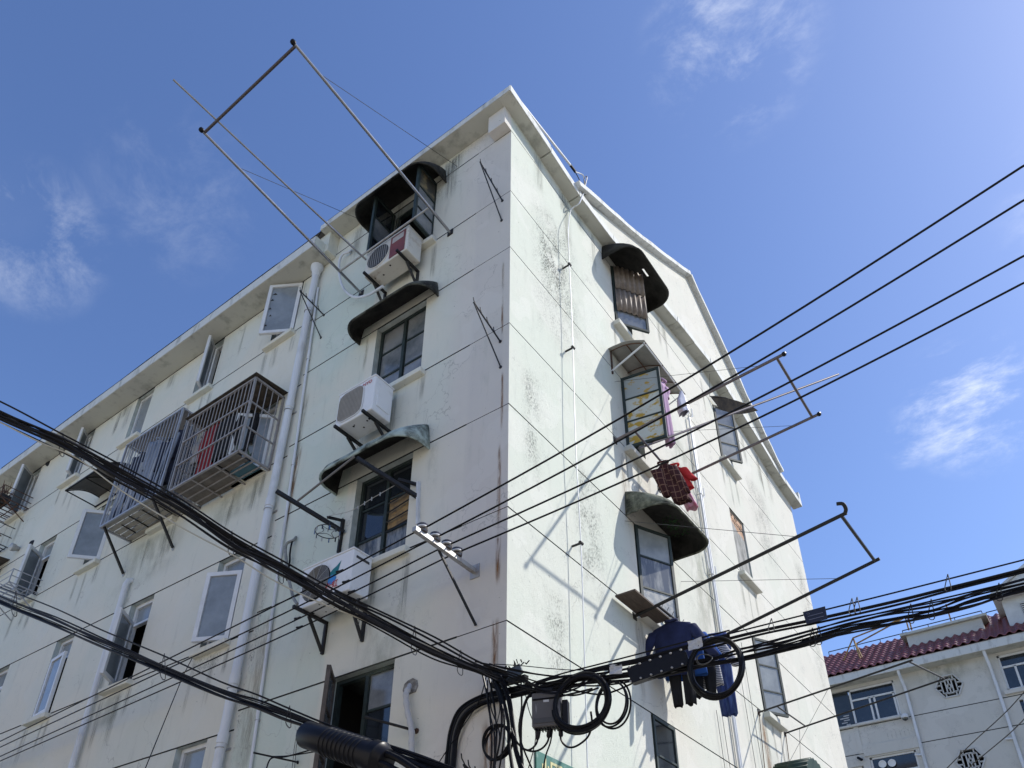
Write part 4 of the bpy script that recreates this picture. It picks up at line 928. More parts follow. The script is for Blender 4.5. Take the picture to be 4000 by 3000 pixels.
MB().tube([(.60, ya + .03, 10.945), (.60, yb_ - .03, 10.945)], .012, 8).build('front_tube', M_pipe, aw, smooth=True); MB().tube([(.30, ya + .05, 11.09), (.30, yb_ - .05, 11.09)], .010, 6).build('middle_tube', M_rust, aw, smooth=True)
MB().tube([(.0, ya + .06, 10.72), (.58, ya + .05, 10.94)], .016, 8).build('stay', M_pipe, aw, smooth=True); MB().tube([(.0, yb_ - .06, 10.72), (.58, yb_ - .05, 10.94)], .012, 8).build('stay', M_pipe, aw, smooth=True)
MB().bar((.01, ya + .06, 10.66), (.01, ya + .06, 11.14), .03, .02, (0, 1, 0)).build('wall_bar', M_rust, aw)
ds = thing('ragged_sheet', (.1, 7.4, 13.4), 'ragged dark sheet sagging over the far top floor casement', 'sheet')
m = MB(); m.add([(.04, 7.12, 13.60), (.10, 7.42, 13.44), (.28, 7.74, 13.42), (.45, 8.02, 13.56), (.66, 8.28, 13.73), (.60, 8.05, 13.74), (.42, 7.72, 13.72), (.25, 7.45, 13.70), (.12, 7.25, 13.68)], [(0, 1, 8), (1, 7, 8), (1, 2, 7), (2, 6, 7), (2, 3, 6), (3, 5, 6), (3, 4, 5)])
m.build('sheet', M_roofing, ds, solid=.008); MB().tube([(.04, 7.12, 13.60), (.25, 7.45, 13.70), (.64, 8.26, 13.74)], .012, 6).build('edge_bar', M_iron, ds); MB().tube([(.02, 7.14, 13.62), (.18, 6.9, 14.0)], .005, 4).build('tie_wire', M_wire, ds)
# round plant-green awning far right at the foot of the picture
ga = thing('green_awning', pg(3080, 2990, 0), 'scalloped dark green corrugated awning end low on the end wall', 'awning')
cga = pg(3060, 3030, .02); m = MB(); K_ = 48; vs_ = []
for d_ in (0, .55):
    for i in range(K_ + 1):
        a = math.pi * i / K_; r_ = .52 + .025 * math.cos(22 * a); vs_.append((.02 + d_, cga.y + r_ * math.cos(a), cga.z - .16 + r_ * .62 * math.sin(a)))
m.add(vs_, [(i, i + 1, K_ + 2 + i, K_ + 1 + i) for i in range(K_)]); m.build('sheet', mat('dark_green_corrugated', (.02, .05, .035), .5, var=.3, scale=9), ga, smooth=2, solid=.008)
m = MB(); m.add([(.03 + .53, cga.y, cga.z - .3)] + vs_[K_ + 1:], [(0, i + 1, i + 2) for i in range(K_)]); m.build('end_panel', mat('dark_green_corrugated', (.02, .05, .035), .5), ga)

# ================================================================== clothes racks on the end wall
def g_rack(label, pts, tin, m_, r=.019, over=.04, guys=(), balls=True):
    (pa, qa), (pb_, qb) = pts; t = thing('clothes_rack', (0, (pa.y + pb_.y) / 2, min(pa.z, pb_.z)), label, 'clothes rack', 'clothes racks on the end wall')
    for p, q in pts:
        MB().tube([p, q + (q - p).normalized() * over], r, 10).build('pole', m_, t, smooth=True)
        MB().box(0, .012, p.y - .045, p.y + .045, p.z - .05, p.z + .05).build('wall_plate', M_iron, t)
        if balls: MB().lathe([(.012, -.03), (.028, -.02), (.034, 0), (.028, .022), (.01, .032)], q + (q - p).normalized() * (over + .02), (q - p), 12).build('end_ball', M_blackm, t, smooth=True)
    MB().tube([lerp(pa, qa, .985), lerp(pb_, qb, .985)], r * .9, 8).build('cross_bar', m_ if not balls else mat('brown_lacquer_tube', (.07, .055, .055), .45), t, smooth=True)
    MB().tube([lerp(pa, qa, tin), lerp(pb_, qb, tin)], r * .85, 8).build('cross_bar', m_, t, smooth=True)
    for (k, f_, wall) in guys: MB().tube([lerp(*pts[k], f_), wall], .0035, 4).build('guy_wire', M_wire, t)
    return t
mp1 = (pg(2402, 1721, 0), pg(3045, 1392, 2.5)); mp2 = (pg(2574, 1911, 0), pg(3183, 1625, 2.5))
pur = mat('purplish_steel_tube', (.16, .135, .14), .4, .5, var=.3, scale=7)
g_rack('steel clothes rack with two ball ended poles below the paint smeared casement', (mp1, mp2), .13, pur, .021, guys=((0, .9, V3((.0, 2.75, 10.55))), (1, .88, V3((.0, 4.12, 10.50)))))
lpg = thing('loose_pole', (.2, 3.4, 9.2), 'single steel pole lying across the ball ended rack on the end wall', 'pole')
S_ = pg(2540, 1808, .33); S_.z = 9.30; E_ = V3((2.72, 3.30, 9.46)); E2 = pg(3275, 1462, 2.62)
MB().tube([lerp(S_, E2, -.04), E2], .018, 10).build('tube', pur, lpg, smooth=True)
lo1 = (V3((0, 2.742, 6.438)), V3((2.8, 2.46, 6.73))); lo2 = (V3((0, 4.2, 6.45)), V3((2.8, 3.94, 6.89)))
lowr = g_rack('black iron clothes rack with bent pipe end below the streaked casement', (lo1, lo2), .125, M_iron, .022, .02, guys=((0, .80, V3((0, 2.7, 7.9))), (1, .82, V3((0, 4.4, 7.75)))), balls=False)
e0 = lo1[1]; MB().tube(smooth_path([e0, e0 + V3((.03, -.05, .02)), e0 + V3((.02, -.09, .07)), e0 + V3((-.04, -.10, .09))], 4), .022, 8).build('bent_end', M_iron, lowr, smooth=True)
rr1 = (V3((0, 6.99, 6.487)), pg(3560, 2580, 2.6)); rr2 = (V3((0, 8.207, 6.483)), pg(3700, 2648, 2.75))
g_rack('long thin black clothes rack under the far casement', (rr1, rr2), .14, M_iron, .015, .02, guys=((0, .5, V3((0, 6.8, 5.0))), (1, .1, V3((0, 8.1, 4.6)))), balls=False)
for (y, lab) in ((6.95, 'near'), (8.2, 'far')):
    t = thing('brace_strut', (0, y, 4.6), 'thin rusty %s strut hanging down from the far rack' % lab, 'strut', 'struts under the far rack'); MB().tube([(.02, y, 6.48), (.02, y - .35, 4.4)], .007, 5).build('rod', M_rust, t)
bdw = thing('plank', (.16, 2.65, 6.40), 'dark brown wooden plank lying at the wall end of the low rack', 'plank'); MB().box(.03, .31, 2.2, 3.14, 6.465, 6.49).build('board', mat('old_brown_board', (.10, .075, .06), .85, var=.4, scale=9, stretch=(4, .6, 1)), bdw)
# small spikes on the rack bars (hooks)
for k in range(7):
    p = lerp(lerp(*lo1, .125), lerp(*lo2, .125), .08 + k * .1); MB().tube([p, p + V3((.01, .01, .05)), p + V3((.03, .015, .08))], .004, 4).build('hook', M_wire, lowr)
# ================================================================== laundry
def cloth(name, col, col2=None, **k): return mat(name, col, .95, col2=col2, **k)
def striped(name, a, b, freq, axis=2, plaid=False):
    m_ = bpy.data.materials.new(name); m_.use_nodes = True; N, K, mth, rng, noise, mix = node_tools(m_); bs = N['Principled BSDF']; bs.inputs['Roughness'].default_value = .95
    tc_ = N.new('ShaderNodeTexCoord'); s = N.new('ShaderNodeSeparateXYZ'); K.new(tc_.outputs['Object'], s.inputs[0])
    w_ = mth('ADD', mth('MULTIPLY', s.outputs[axis], freq), mth('MULTIPLY', noise(tc_.outputs['Object'], 3), .6)); f_ = mth('FRACT', w_)
    st = mth('GREATER_THAN', f_, .5 if not plaid else .88); c = mix(st, a, b)
    if plaid:
        f2 = mth('FRACT', mth('MULTIPLY', s.outputs[0], freq * 1.2)); c = mix(mth('GREATER_THAN', f2, .88), c, b)
    K.new(c, bs.inputs['Base Color']); return m_
def ringloft(mb, rings, n=20, closed=True):
    vs_ = [v for r in rings for v in r]; mb.add(vs_, [(i * n + j, i * n + (j + 1) % n, (i + 1) * n + (j + 1) % n, (i + 1) * n + j) for i in range(len(rings) - 1) for j in range(n)])
    return mb
def body_rings(top, wd, secs, dep, seed, sway=V3((0, 0, 0)), n=20):
    """secs: (drop, half width, centre offset along wd); flattened tube with folds"""
    dd = ZV.cross(wd).normalized(); rings = []
    for i, (dz, hw, off) in enumerate(secs):
        k = i / max(1, len(secs) - 1); c = V3(top) - ZV * dz + wd * off + sway * dz; rg = []
        for j in range(n):
            a = 2 * math.pi * j / n; u = math.cos(a); f_ = math.sin(5 * u + seed) * .018 * k + math.sin(9 * u + seed * 2 + 2 * k) * .010 * k
            rg.append(c + wd * (hw * u) + dd * (dep * (.35 + .65 * k) * math.sin(a) + f_) + ZV * (.012 * math.sin(4 * a + seed) * k))
        rings.append(rg)
    return rings
def shirt(label, top, wd, hw, h, m_, sleeve=.45, seed=0, sway=V3((0, 0, 0)), collar=True, spread=.55, cat='shirt', name='shirt', group='laundry', bar_gap=.07):
    wd = V3(wd).normalized(); t = thing(name, V3(top) - ZV * h, label, cat, group)
    body = MB(); ringloft(body, body_rings(top, wd, [(.0, hw * .22, 0), (.03, hw * .45, 0), (.07, hw * .92, 0), (.16, hw, 0), (h * .35, hw * .93, 0), (h * .6, hw * .92, 0), (h * .85, hw * .97, 0), (h, hw * 1.0, 0)], .06, seed, sway))
    body.build('body', m_, t, smooth=2, solid=.006)
    for s in (-1, 1):
        sl = MB(); p0 = V3(top) - ZV * .10 + wd * (s * hw * .86); secs = []
        dirv = (wd * s * spread - ZV).normalized() + sway
        dd = ZV.cross(wd).normalized(); rings = []
        for i in range(7):
            k = i / 6; c = p0 + dirv * (sleeve * k) + dd * (.015 * math.sin(6 * k + seed)); r1 = .085 - .030 * k
            rings.append([c + wd * (r1 * math.cos(2 * math.pi * j / 12)) + dd * (r1 * .55 * math.sin(2 * math.pi * j / 12) + .006 * math.sin(5 * j + i)) for j in range(12)])
        ringloft(sl, rings, 12); sl.build('sleeve', m_, t, smooth=2, solid=.005)
    if collar:
        c_ = V3(top) + ZV * .005; dd = ZV.cross(wd).normalized()
        MB().tube([c_ + wd * (.075 * math.cos(a)) + dd * (.05 * math.sin(a)) + ZV * (.012 * math.cos(2 * a)) for a in [2 * math.pi * k / 14 for k in range(14)]], .018, 6, closed=True).build('collar', m_, t, smooth=2)
    MB().tube(smooth_path([V3(top) - ZV * .06 - wd * hw * .8, V3(top) - ZV * .0, V3(top) - ZV * .06 + wd * hw * .8], 5), .005, 5).tube(smooth_path([V3(top), V3(top) + ZV * .04 + wd * .02, V3(top) + ZV * bar_gap, V3(top) + ZV * (bar_gap + .015) - wd * .03], 4), .004, 5).build('hanger', M_galv, t)
    return t
def trousers(label, top, wd, hw, h, m_, seed=0, sway=V3((0, 0, 0)), gap=.5):
    wd = V3(wd).normalized(); t = thing('trousers', V3(top) - ZV * h, label, 'trousers', 'laundry')
    b = MB(); ringloft(b, body_rings(top, wd, [(0, hw * .8, 0), (.05, hw * .85, 0), (.15, hw, 0), (.26, hw * 1.02, 0)], .045, seed, sway)); b.build('waist', m_, t, smooth=2, solid=.006)
    for s in (-1, 1):
        l = MB(); ringloft(l, body_rings(V3(top) - ZV * .24 + sway * .24, wd, [(0, hw * .52, s * hw * gap), (.2, hw * .46, s * hw * gap * 1.05), (h * .5, hw * .40, s * hw * gap), (h - .26, hw * .36, s * hw * gap * .95)], .05, seed + s, sway)); l.build('leg', m_, t, smooth=2, solid=.006)
    return t
navy = cloth('navy_blue_cloth', (.010, .014, .045), (.018, .026, .085), scale=5); blk = cloth('black_cloth', (.010, .010, .012)); brt = cloth('bright_blue_cloth', (.015, .07, .27)); jean = cloth('blue_denim', (.03, .05, .17), (.08, .13, .30), scale=9, lo=.45, hi=.65, stretch=(2, 2, .4))
strp = striped('navy_white_stripe', (.55, .55, .56), (.03, .035, .08), 42); plaid = striped('dark_red_plaid', (.045, .012, .016), (.20, .11, .085), 11, plaid=True)
redc = cloth('red_cloth', (.42, .02, .03), (.55, .05, .05), scale=6); pink = cloth('pink_cloth', (.62, .36, .46), (.5, .12, .2), scale=4, lo=.5, hi=.6); lil = cloth('lilac_cloth', (.42, .28, .42))
bx = lambda y, f_=.125: lerp(lerp(*lo1, f_), lerp(*lo2, f_), (y - 2.7) / 1.45)
shirt('navy blue work jacket hanging nearest the street on the low rack', bx(3.06) - ZV * .09, (1, .12, 0), .27, .72, navy, .55, 1)
trousers('black trousers hanging behind the navy jacket', bx(3.2) - ZV * .34, (1, .1, 0), .17, .86, blk, 2)
shirt('bright blue top hanging between the navy jacket and the striped shirt', bx(3.36) - ZV * .10, (1, .1, 0), .27, .66, brt, .4, 3)
trousers('black leggings hanging beside the striped shirt', bx(3.5) - ZV * .30 + V3((.16, 0, 0)), (1, .1, 0), .17, .72, blk, 5)
shirt('navy and white striped shirt hanging on the low rack', bx(3.62) - ZV * .10 + V3((.1, 0, 0)), (1, .1, 0), .26, .74, strp, .5, 4)
jt = trousers('blue jeans hanging at the far end of the low rack', V3((.66, 3.80, 6.44)), (1, .35, 0), .15, 1.15, jean, 6, V3((.0, .05, 0)), .32)
sw = V3((.20, .48, 0))
shirt('dark red plaid shirt blowing on the ball ended rack', V3((.36, 3.40, 9.20)), (1, .3, 0), .13, .60, plaid, .40, 2, sw, spread=.08)
shirt('red shirt hanging behind the plaid shirt', V3((.46, 3.55, 9.20)), (1, .3, 0), .13, .36, redc, .20, 5, sw, spread=.5)
shirt('pink and red top hanging behind the red shirt', V3((.42, 3.62, 9.14)), (1, .3, 0), .09, .56, pink, .12, 7, sw, spread=.1)
lt = shirt('lilac cloth hanging behind the paint smeared casement', V3((.50, 3.42, 10.80)), (.2, 1, 0), .07, 1.30, lil, .2, 3, spread=.1)
pb1 = thing('plastic_bag', (.66, 3.75, 10.2), 'clear plastic bag hanging beside the lilac cloth under the plastic awning', 'bag', 'laundry')
m = MB(); ringloft(m, body_rings(V3((.66, 3.75, 10.75)), V3((.4, 1, 0)).normalized(), [(0, .02, 0), (.08, .05, 0), (.22, .11, 0), (.38, .12, 0), (.46, .05, 0)], .09, 3)); m.build('film', mat('pale_plastic_film', (.55, .55, .62), .2), pb1, smooth=2)
# things drying inside the dark roofed cage and stuffed in the pale one
ct = V3((-5.62, -.38, 10.42))
shirt('red coat hanging inside the dark roofed cage', V3((-5.52, -.40, 10.25)), (1, .2, 0), .17, 1.05, cloth('dull_red_cloth', (.22, .015, .02)), .6, 1, spread=.05, group='things in the cages')
shirt('black coat hanging inside the dark roofed cage', V3((-5.18, -.36, 10.30)), (1, .2, 0), .19, .9, blk, .6, 2, spread=.05, group='things in the cages')
shirt('pale grey shirt hanging inside the dark roofed cage', V3((-5.86, -.34, 10.20)), (1, .2, 0), .15, .55, cloth('pale_grey_cloth', (.33, .32, .31)), .3, 3, spread=.1, group='things in the cages')
wt = [cloth('white_cloth', (.42, .43, .45)), cloth('pale_blue_cloth', (.26, .30, .38)), cloth('dark_navy_cloth', (.03, .035, .06))]
nm = ['leftmost', 'second', 'third', 'fourth', 'fifth', 'sixth', 'seventh']
for k in range(7):
    shirt('%s garment from the left hanging inside the pale bar cage' % nm[k], V3((-7.9 + k * .22, -.30 - .1 * (k % 2), 10.80 - .12 * (k % 3))), (.9, 1, 0), .10, 1.2 - .15 * (k % 3), wt[(k * 2 + k // 3) % 3], .6, k, spread=.05, group='things in the cages')
for k, (x, h_) in enumerate(((-4.98, .85), (-5.36, 1.0), (-5.74, .9), (-6.0, 1.05))):  # black coats added to make the cage interior look darker
    shirt(['rightmost', 'second from the right', 'third from the right', 'leftmost'][k] + ' black coat added to darken the back of the dark roofed cage', V3((x, -.20, 10.35)), (1, .1, 0), .17, h_, blk, .6, k, spread=.05, group='things in the cages')
tb = thing('tube_stack', (-7.3, -.4, 9.24), 'upright white and blue tubes stored behind the bars of the pale cage', 'tubes', 'things in the cages')
for k in range(26):
    x = -8.0 + k * .058; h_ = rnd(.5, 1.35); MB().tube([(x, -.50 - .03 * (k % 2), 9.24), (x + rnd(-.04, .04), -.44, 9.24 + h_)], rnd(.014, .026), 7).build('tube', (wt[0], wt[1], wt[0], wt[2])[k % 4], tb, smooth=True)
pot = [(-4.66, -.44, 9.11, .075), (-4.80, -.46, 9.11, .06), (-4.58, -.30, 9.11, .06)]
for k, (x, y, z, r_) in enumerate(pot):
    t = thing('plant_pot', (x, y, z), ['largest dark pot in the cage corner', 'middle dark pot in the cage corner', 'small dark pot at the cage side'][k] + ' beside the downpipe', 'plant pot', 'pots in the cage')
    MB().lathe([(r_ * .7, 0), (r_, r_ * 1.5), (r_ * 1.06, r_ * 1.55), (r_ * .9, r_ * 1.5)], (x, y, z), (0, 0, 1), 14).build('pot', mat('black_pot', (.02, .02, .022), .6), t, smooth=True)
    m = MB()
    for j in range(14):
        a = rnd(0, 6.28); l = rnd(.05, .13); b = V3((x, y, z + r_ * 1.5)); e = b + V3((math.cos(a) * l * .7, math.sin(a) * l * .7, l)); s_ = V3((-math.sin(a), math.cos(a), 0)) * .012
        m.add([b, lerp(b, e, .5) + s_, e, lerp(b, e, .5) - s_], [(0, 1, 2, 3)])
    tag(m.build('leaves', mat('grey_green_leaf', (.06, .10, .07), .7), t), kind='stuff')
# awning and flower racks at the far left of the long facade
t = thing('curved_awning', (-9.3, -.3, 10.7), 'brown curved awning on black frame beside the pale bar cage', 'awning')
m = MB(); vs_ = []
for i in range(9):
    k = i / 8; 
    for x in (-9.95, -8.55): vs_.append((x, -.62 * k, 10.98 - .22 * k + .09 * math.sin(math.pi * k)))
m.add(vs_, [(2 * i, 2 * i + 1, 2 * i + 3, 2 * i + 2) for i in range(8)]); m.build('sheet', mat('brown_awning_sheet', (.10, .09, .08), .7, var=.3, scale=4), t, smooth=2, solid=.008)
for x in (-9.93, -9.25, -8.57): MB().tube([(x, -.62 * k / 8, 10.97 - .22 * k / 8 + .09 * math.sin(math.pi * k / 8) - .02) for k in range(9)], .012, 6).tube([(x, 0, 10.72), (x, -.6, 10.74)], .012, 6).build('rib', M_iron, t)
MB().bar((-9.95, -.61, 10.75), (-8.55, -.61, 10.75), .024, .024).build('front_bar', M_iron, t); MB().bar((-9.95, -.015, 10.72), (-8.55, -.015, 10.72), .024, .024).build('wall_bar', M_iron, t)
def flower_rack(label, x0, x1, z, d, h, m_, plant):
    t = thing('flower_rack', ((x0 + x1) / 2, 0, z), label, 'flower rack', 'flower racks on the long facade')
    P = lambda x, dd, zz: V3((x, -dd, zz))
    for k in range(7): a = x0 + (x1 - x0) * k / 6; MB().bar(P(a, 0, z), P(a, d, z), .016, .016).build('floor_bar', m_, t)
    for k in range(4): MB().bar(P(x0, d * (k + .2) / 3.2, z - .015), P(x1, d * (k + .2) / 3.2, z - .015), .016, .014).build('floor_bar', m_, t)
    for zz in (z + h * .5, z + h): MB().tube([P(x0, 0, zz), P(x0, d, zz), P(x1, d, zz), P(x1, 0, zz)], .010, 6).build('rail', m_, t)
    for x in (x0, x1): MB().bar(P(x, d, z), P(x, d, z + h), .018, .018, (0, 1, 0)).build('corner_post', m_, t); MB().bar(P(x, .01, z - .35), P(x, d, z), .018, .018).build('brace', m_, t)
    if plant:
        MB().box(x0 + .04, x1 - .1, -d + .03, -d + .25, z + .01, z + .15).build('planter', mat('black_pot', (.02, .02, .022), .6), t)
        m = MB()
        for j in range(170):
            b = P(rnd(x0 + .05, x1 - .1), d - rnd(.05, .22), z + .14); a = rnd(0, 6.28); l = rnd(.1, .34); e = b + V3((math.cos(a) * l * .6, math.sin(a) * l * .6, l)); s_ = V3((-math.sin(a), math.cos(a), 0)) * rnd(.003, .012)
            m.add([b, lerp(b, e, .6) + s_, e, lerp(b, e, .6) - s_], [(0, 1, 2, 3)])
        tag(m.build('dry_plants', mat('dry_twigs', (.16, .10, .085), .9, var=.5, scale=20), t), kind='stuff')
    return t
flower_rack('rusty flower rack with dry plants at the far end under the eave', -14.35, -13.35, 12.10, .62, .30, M_rust, True)
flower_rack('white empty flower rack below the far open casement', -12.0, -11.2, 9.22, .55, .28, M_cagel, False)
flower_rack('black lattice rack at the far end below the dry plants', -14.6, -13.7, 11.2, .6, .5, M_iron, False)
t = thing('small_awning', (-13.9, -.3, 10.5), 'small dark awning at the far left edge of the long facade', 'awning')
m = MB(); m.prism([(-14.4, 0, 10.75), (-14.4, -.3, 10.72), (-14.4, -.6, 10.5), (-14.4, -.6, 10.485), (-14.4, -.3, 10.7), (-14.4, 0, 10.73)], (1.1, 0, 0)); m.build('sheet', M_roofing, t)
for (px, py, lab) in ((305, 2148, 'round grey vent cowl beside the far open casement'), ):
    c_ = pl(65 + 10, 2145, 0); t = thing('vent_cowl', c_, lab, 'vent'); MB().lathe([(.05, 0), (.06, .06), (.085, .10), (.085, .17), (.03, .20)], c_, (0, -1, -.15), 14).build('cowl', M_galv, t, smooth=True)
for k, (px, py) in enumerate(((190, 1812), (128, 2122))):
    c_ = pl(px, py, 0); t = thing('exhaust_flap', c_, ['small black round flap under the far eave', 'small black round flap above the far open casement'][k], 'vent'); MB().lathe([(.07, 0), (.07, .015), (.05, .02)], c_ + V3((0, 0, 0)), (.6, -1, 0), 16).build('flap', M_iron, t, smooth=True)
# wires and bits on the lower facade
t = thing('rack_bar', pl(1130, 2965, 0), 'thin dark bar sticking out low beside the drain pipe', 'bar'); MB().tube([pl(1165, 2978, 0), pl(990, 2940, .5)], .010, 6).build('bar', M_iron, t); MB().tube([pl(1165, 2978, 0), pl(1160, 2978, .012)], .02, 8).build('stud', M_iron, t)
t = thing('rack_bar', pl(1625, 2855, 0), 'dark bar jutting left across the low open window', 'bar'); MB().tube([pl(1625, 2855, 0), pl(1425, 2800, .38)], .014, 6).build('bar', M_iron, t); MB().lathe([(.03, 0), (.03, .01)], pl(1628, 2856, 0), (0, -1, 0), 8).build('stud', M_rust, t)
t = thing('hanging_wires', pl(1165, 2850, 0), 'two thin wires hanging from a stud beside the low open window', 'wire')
for o in (0, 10): MB().tube([pl(1188, 2848, .04), pl(1160 + o, 2852, .06), pl(1150 + o * .7, 2920, .05), pl(1140 + o, 3010, .05)], .004, 4).build('wire', M_wire, t)
t = thing('stay_wire', pl(740, 2570, .0), 'thin black wire slanting down the long facade below the wide open casement', 'wire'); MB().tube([pl(752, 2568, .02), pl(715, 2640, .25), pl(560, 3020, .9)], .006, 5).build('wire', M_black, t)
# street name board painted on a green plate at the foot of the end wall
sg = thing('street_sign', pg(2100, 2990, 0), 'worn green street name board with yellow characters low on the end wall', 'sign')
SA, SB = pg(2095, 2930, .02), pg(2260, 3010, .02)
zt_ = SA.z; MB().box(.002, .02, SA.y, SA.y + 1.35, zt_ - .42, zt_).build('plate', mat('worn_green_paint', (.06, .17, .14), .7, col2=(.28, .38, .34), scale=6, lo=.55, hi=.75), sg)
text_mesh('嵋山路', 'characters', .40, mat('yellow_characters', (.55, .52, .28), .7), (.022, SA.y + .06, zt_ - .37), (0, 1, 0), (0, 0, 1), sg)
# ================================================================== telecom cables
def offset_px(path, off, wob, seed):
    out = []; rg = random.Random(seed)
    for i, (x, y) in enumerate(path):
        a = path[max(i - 1, 0)]; b = path[min(i + 1, len(path) - 1)]; dx, dy = b[0] - a[0], b[1] - a[1]; L_ = math.hypot(dx, dy)
        k = off + rg.uniform(-wob, wob); out.append((x - dy / L_ * k, y + dx / L_ * k))
    return out
def strand(path, A, B, r, off=0, wob=0, seed=0, back=0.0, name='cable', m_=None, parent=None, k=6):
    n = V3((-(B[1] - A[1]), B[0] - A[0], 0)).normalized()
    pts = [pv(x, y, A, B) + n * back for x, y in offset_px(path, off, wob, seed)]
    return MB().tube(smooth_path(pts, k), r, 7).build(name, m_ or M_black, parent, smooth=True)
def ties(t, top, low, A, B, xs):
    def at(path, x):
        for (a, b) in zip(path, path[1:]):
            if a[0] <= x <= b[0]: return (x, a[1] + (b[1] - a[1]) * (x - a[0]) / (b[0] - a[0]))
        return path[-1]
    for x in xs:
        p, q = pv(*at(top, x), A, B), pv(*at(low, x + 8), A, B); q2 = pv(*at(low, x - 14), A, B)
        MB().tube(smooth_path([p + V3((0, 0, .02)), q2, q + V3((0, 0, -.02)), p + V3((0, 0, .02))], 4), .004, 4).build('cable_hanger', M_wire, t)
pale = mat('grey_cable_sheath', (.09, .09, .088), .4); lite = mat('cream_cable', (.42, .40, .33), .5)
# bundle from the upper left to the corner
A1_, B1_ = (0, -.15), (-3.44, -3.69)
cb = thing('cable_bundle', pv(1950, 2650, A1_, B1_), 'thick black cable bundle slanting from the upper left down to the building corner', 'cable bundle', 'cable bundles')
TLm = [(-250, 1460), (0, 1568), (240, 1694), (480, 1820), (700, 1945), (905, 2080), (1100, 2188), (1300, 2300), (1500, 2395), (1700, 2490), (1860, 2580), (1990, 2630)]
TLc = [(-250, 1500), (0, 1622), (240, 1728), (480, 1868), (700, 1985), (905, 2120), (1100, 2225), (1300, 2335), (1500, 2440), (1700, 2545), (1860, 2610), (1990, 2660)]
strand(TLm, A1_, B1_, .009, name='messenger_wire', parent=cb)
for k in range(13):
    o = -24 + 50 * k / 12
    strand(TLc, A1_, B1_, rnd(.006, .0125), o * (.55 + .45 * (k % 3 > 0)), 11, k, rnd(-.03, .03), m_=pale if k in (2, 9) else M_black, parent=cb)
ties(cb, TLm, offset_px(TLc, 34, 0, 0), A1_, B1_, (244, 905, 1100, 1395, 1620, 1800))
t = thing('drop_cable', pv(1600, 2520, A1_, B1_), 'thin cream cable sagging just below the thick bundle', 'cable')
strand([(-200, 1545), (130, 1745 - 30), (300, 1790), (480, 1920), (700, 2055), (905, 2165), (1060, 2262), (1230, 2345), (1450, 2433), (1620, 2500), (1800, 2580), (1960, 2650)], A1_, B1_, .007, m_=lite, parent=t, name='cable')
# lower bundle with its big splice closure
A2_, B2_ = (-4.1, -2.88), (.27, -2.33)
cb = thing('cable_bundle', pv(1240, 2850, A2_, B2_), 'black cable bundle crossing low on the left to the big splice closure', 'cable bundle', 'cable bundles')
Lm = [(-200, 2205), (0, 2293), (200, 2370), (400, 2462), (640, 2562), (860, 2662), (1000, 2712), (1130, 2768), (1300, 2838), (1480, 2898), (1640, 2955), (1800, 3010)]
Lc = [(-200, 2250), (0, 2342), (200, 2425), (400, 2512), (640, 2612), (860, 2705), (1000, 2752), (1130, 2800), (1300, 2860), (1480, 2915), (1640, 2972), (1800, 3025)]
strand(Lm, A2_, B2_, .0065, name='messenger_wire', parent=cb)
for k in range(8): strand(Lc, A2_, B2_, rnd(.004, .009), -15 + 30 * k / 7, 6, 40 + k, rnd(-.02, .02), parent=cb)
ties(cb, Lm, offset_px(Lc, 24, 0, 0), A2_, B2_, (60, 640, 1130))
ca, cbk = pv(1215, 2876, A2_, B2_) + V3((0, -.05, 0)), pv(1535, 2982, A2_, B2_) + V3((0, -.05, 0))
sc = thing('splice_closure', lerp(ca, cbk, .5), 'large ribbed black splice closure with two white labels at the lower edge', 'splice closure'); ax = (cbk - ca); Lx = ax.length; ax.normalize()
prof = [(.02, 0), (.075, .004), (.085, .02), (.086, Lx * .28)]
for k in range(9): z_ = Lx * (.30 + .052 * k); prof += [(.086, z_), (.092, z_ + .003), (.092, z_ + .009), (.086, z_ + .012)]
prof += [(.086, Lx * .84), (.10, Lx * .85), (.10, Lx * .93), (.09, Lx * .94), (.07, Lx), (.02, Lx + .01)]
MB().lathe(prof, ca, ax, 28).build('shell', M_blackm, sc, smooth=True)
wl_ = mat('white_label', (.5, .5, .5), .5, var=.3, scale=40)
e1 = ax.cross(ZV).normalized(); e2 = e1.cross(ax).normalized()
tc = (CAM - ca).normalized(); tc = (tc - ax * tc.dot(ax)).normalized(); tv = ax.cross(tc)
for (u, w) in ((.035, .0), (-.02, -.05)):
    c_ = ca - ax * .0 + tc * u + tv * (w if tv.z < 0 else w); s1 = tc * .022; s2 = tv * .016
    MB().prism([c_ - s1 - s2, c_ + s1 - s2, c_ + s1 + s2, c_ - s1 + s2], -ax * .004).build('label', wl_, sc)
for k in range(4):
    c_ = cbk + tc * rnd(-.05, .05) + tv * rnd(-.05, .05); MB().tube(smooth_path([c_, c_ + ax * .1 + V3((0, 0, -.01)), c_ + ax * .3 + V3((0, 0, -.03 - .02 * k)), c_ + ax * .6 + V3((0, 0, -.05))], 4), .02, 8).build('cable_tail', M_black, sc, smooth=True)
t = thing('drop_cable', pv(1100, 2950, A2_, B2_), 'thin black cable leaving the big splice closure to the left', 'cable'); strand([(1040, 3005), (1060, 2962), (1120, 2955), (1228, 2925)], A2_, B2_, .005, parent=t); strand([(1062, 2955), (1130, 2952), (1232, 2936)], A2_, B2_, .004, parent=t)
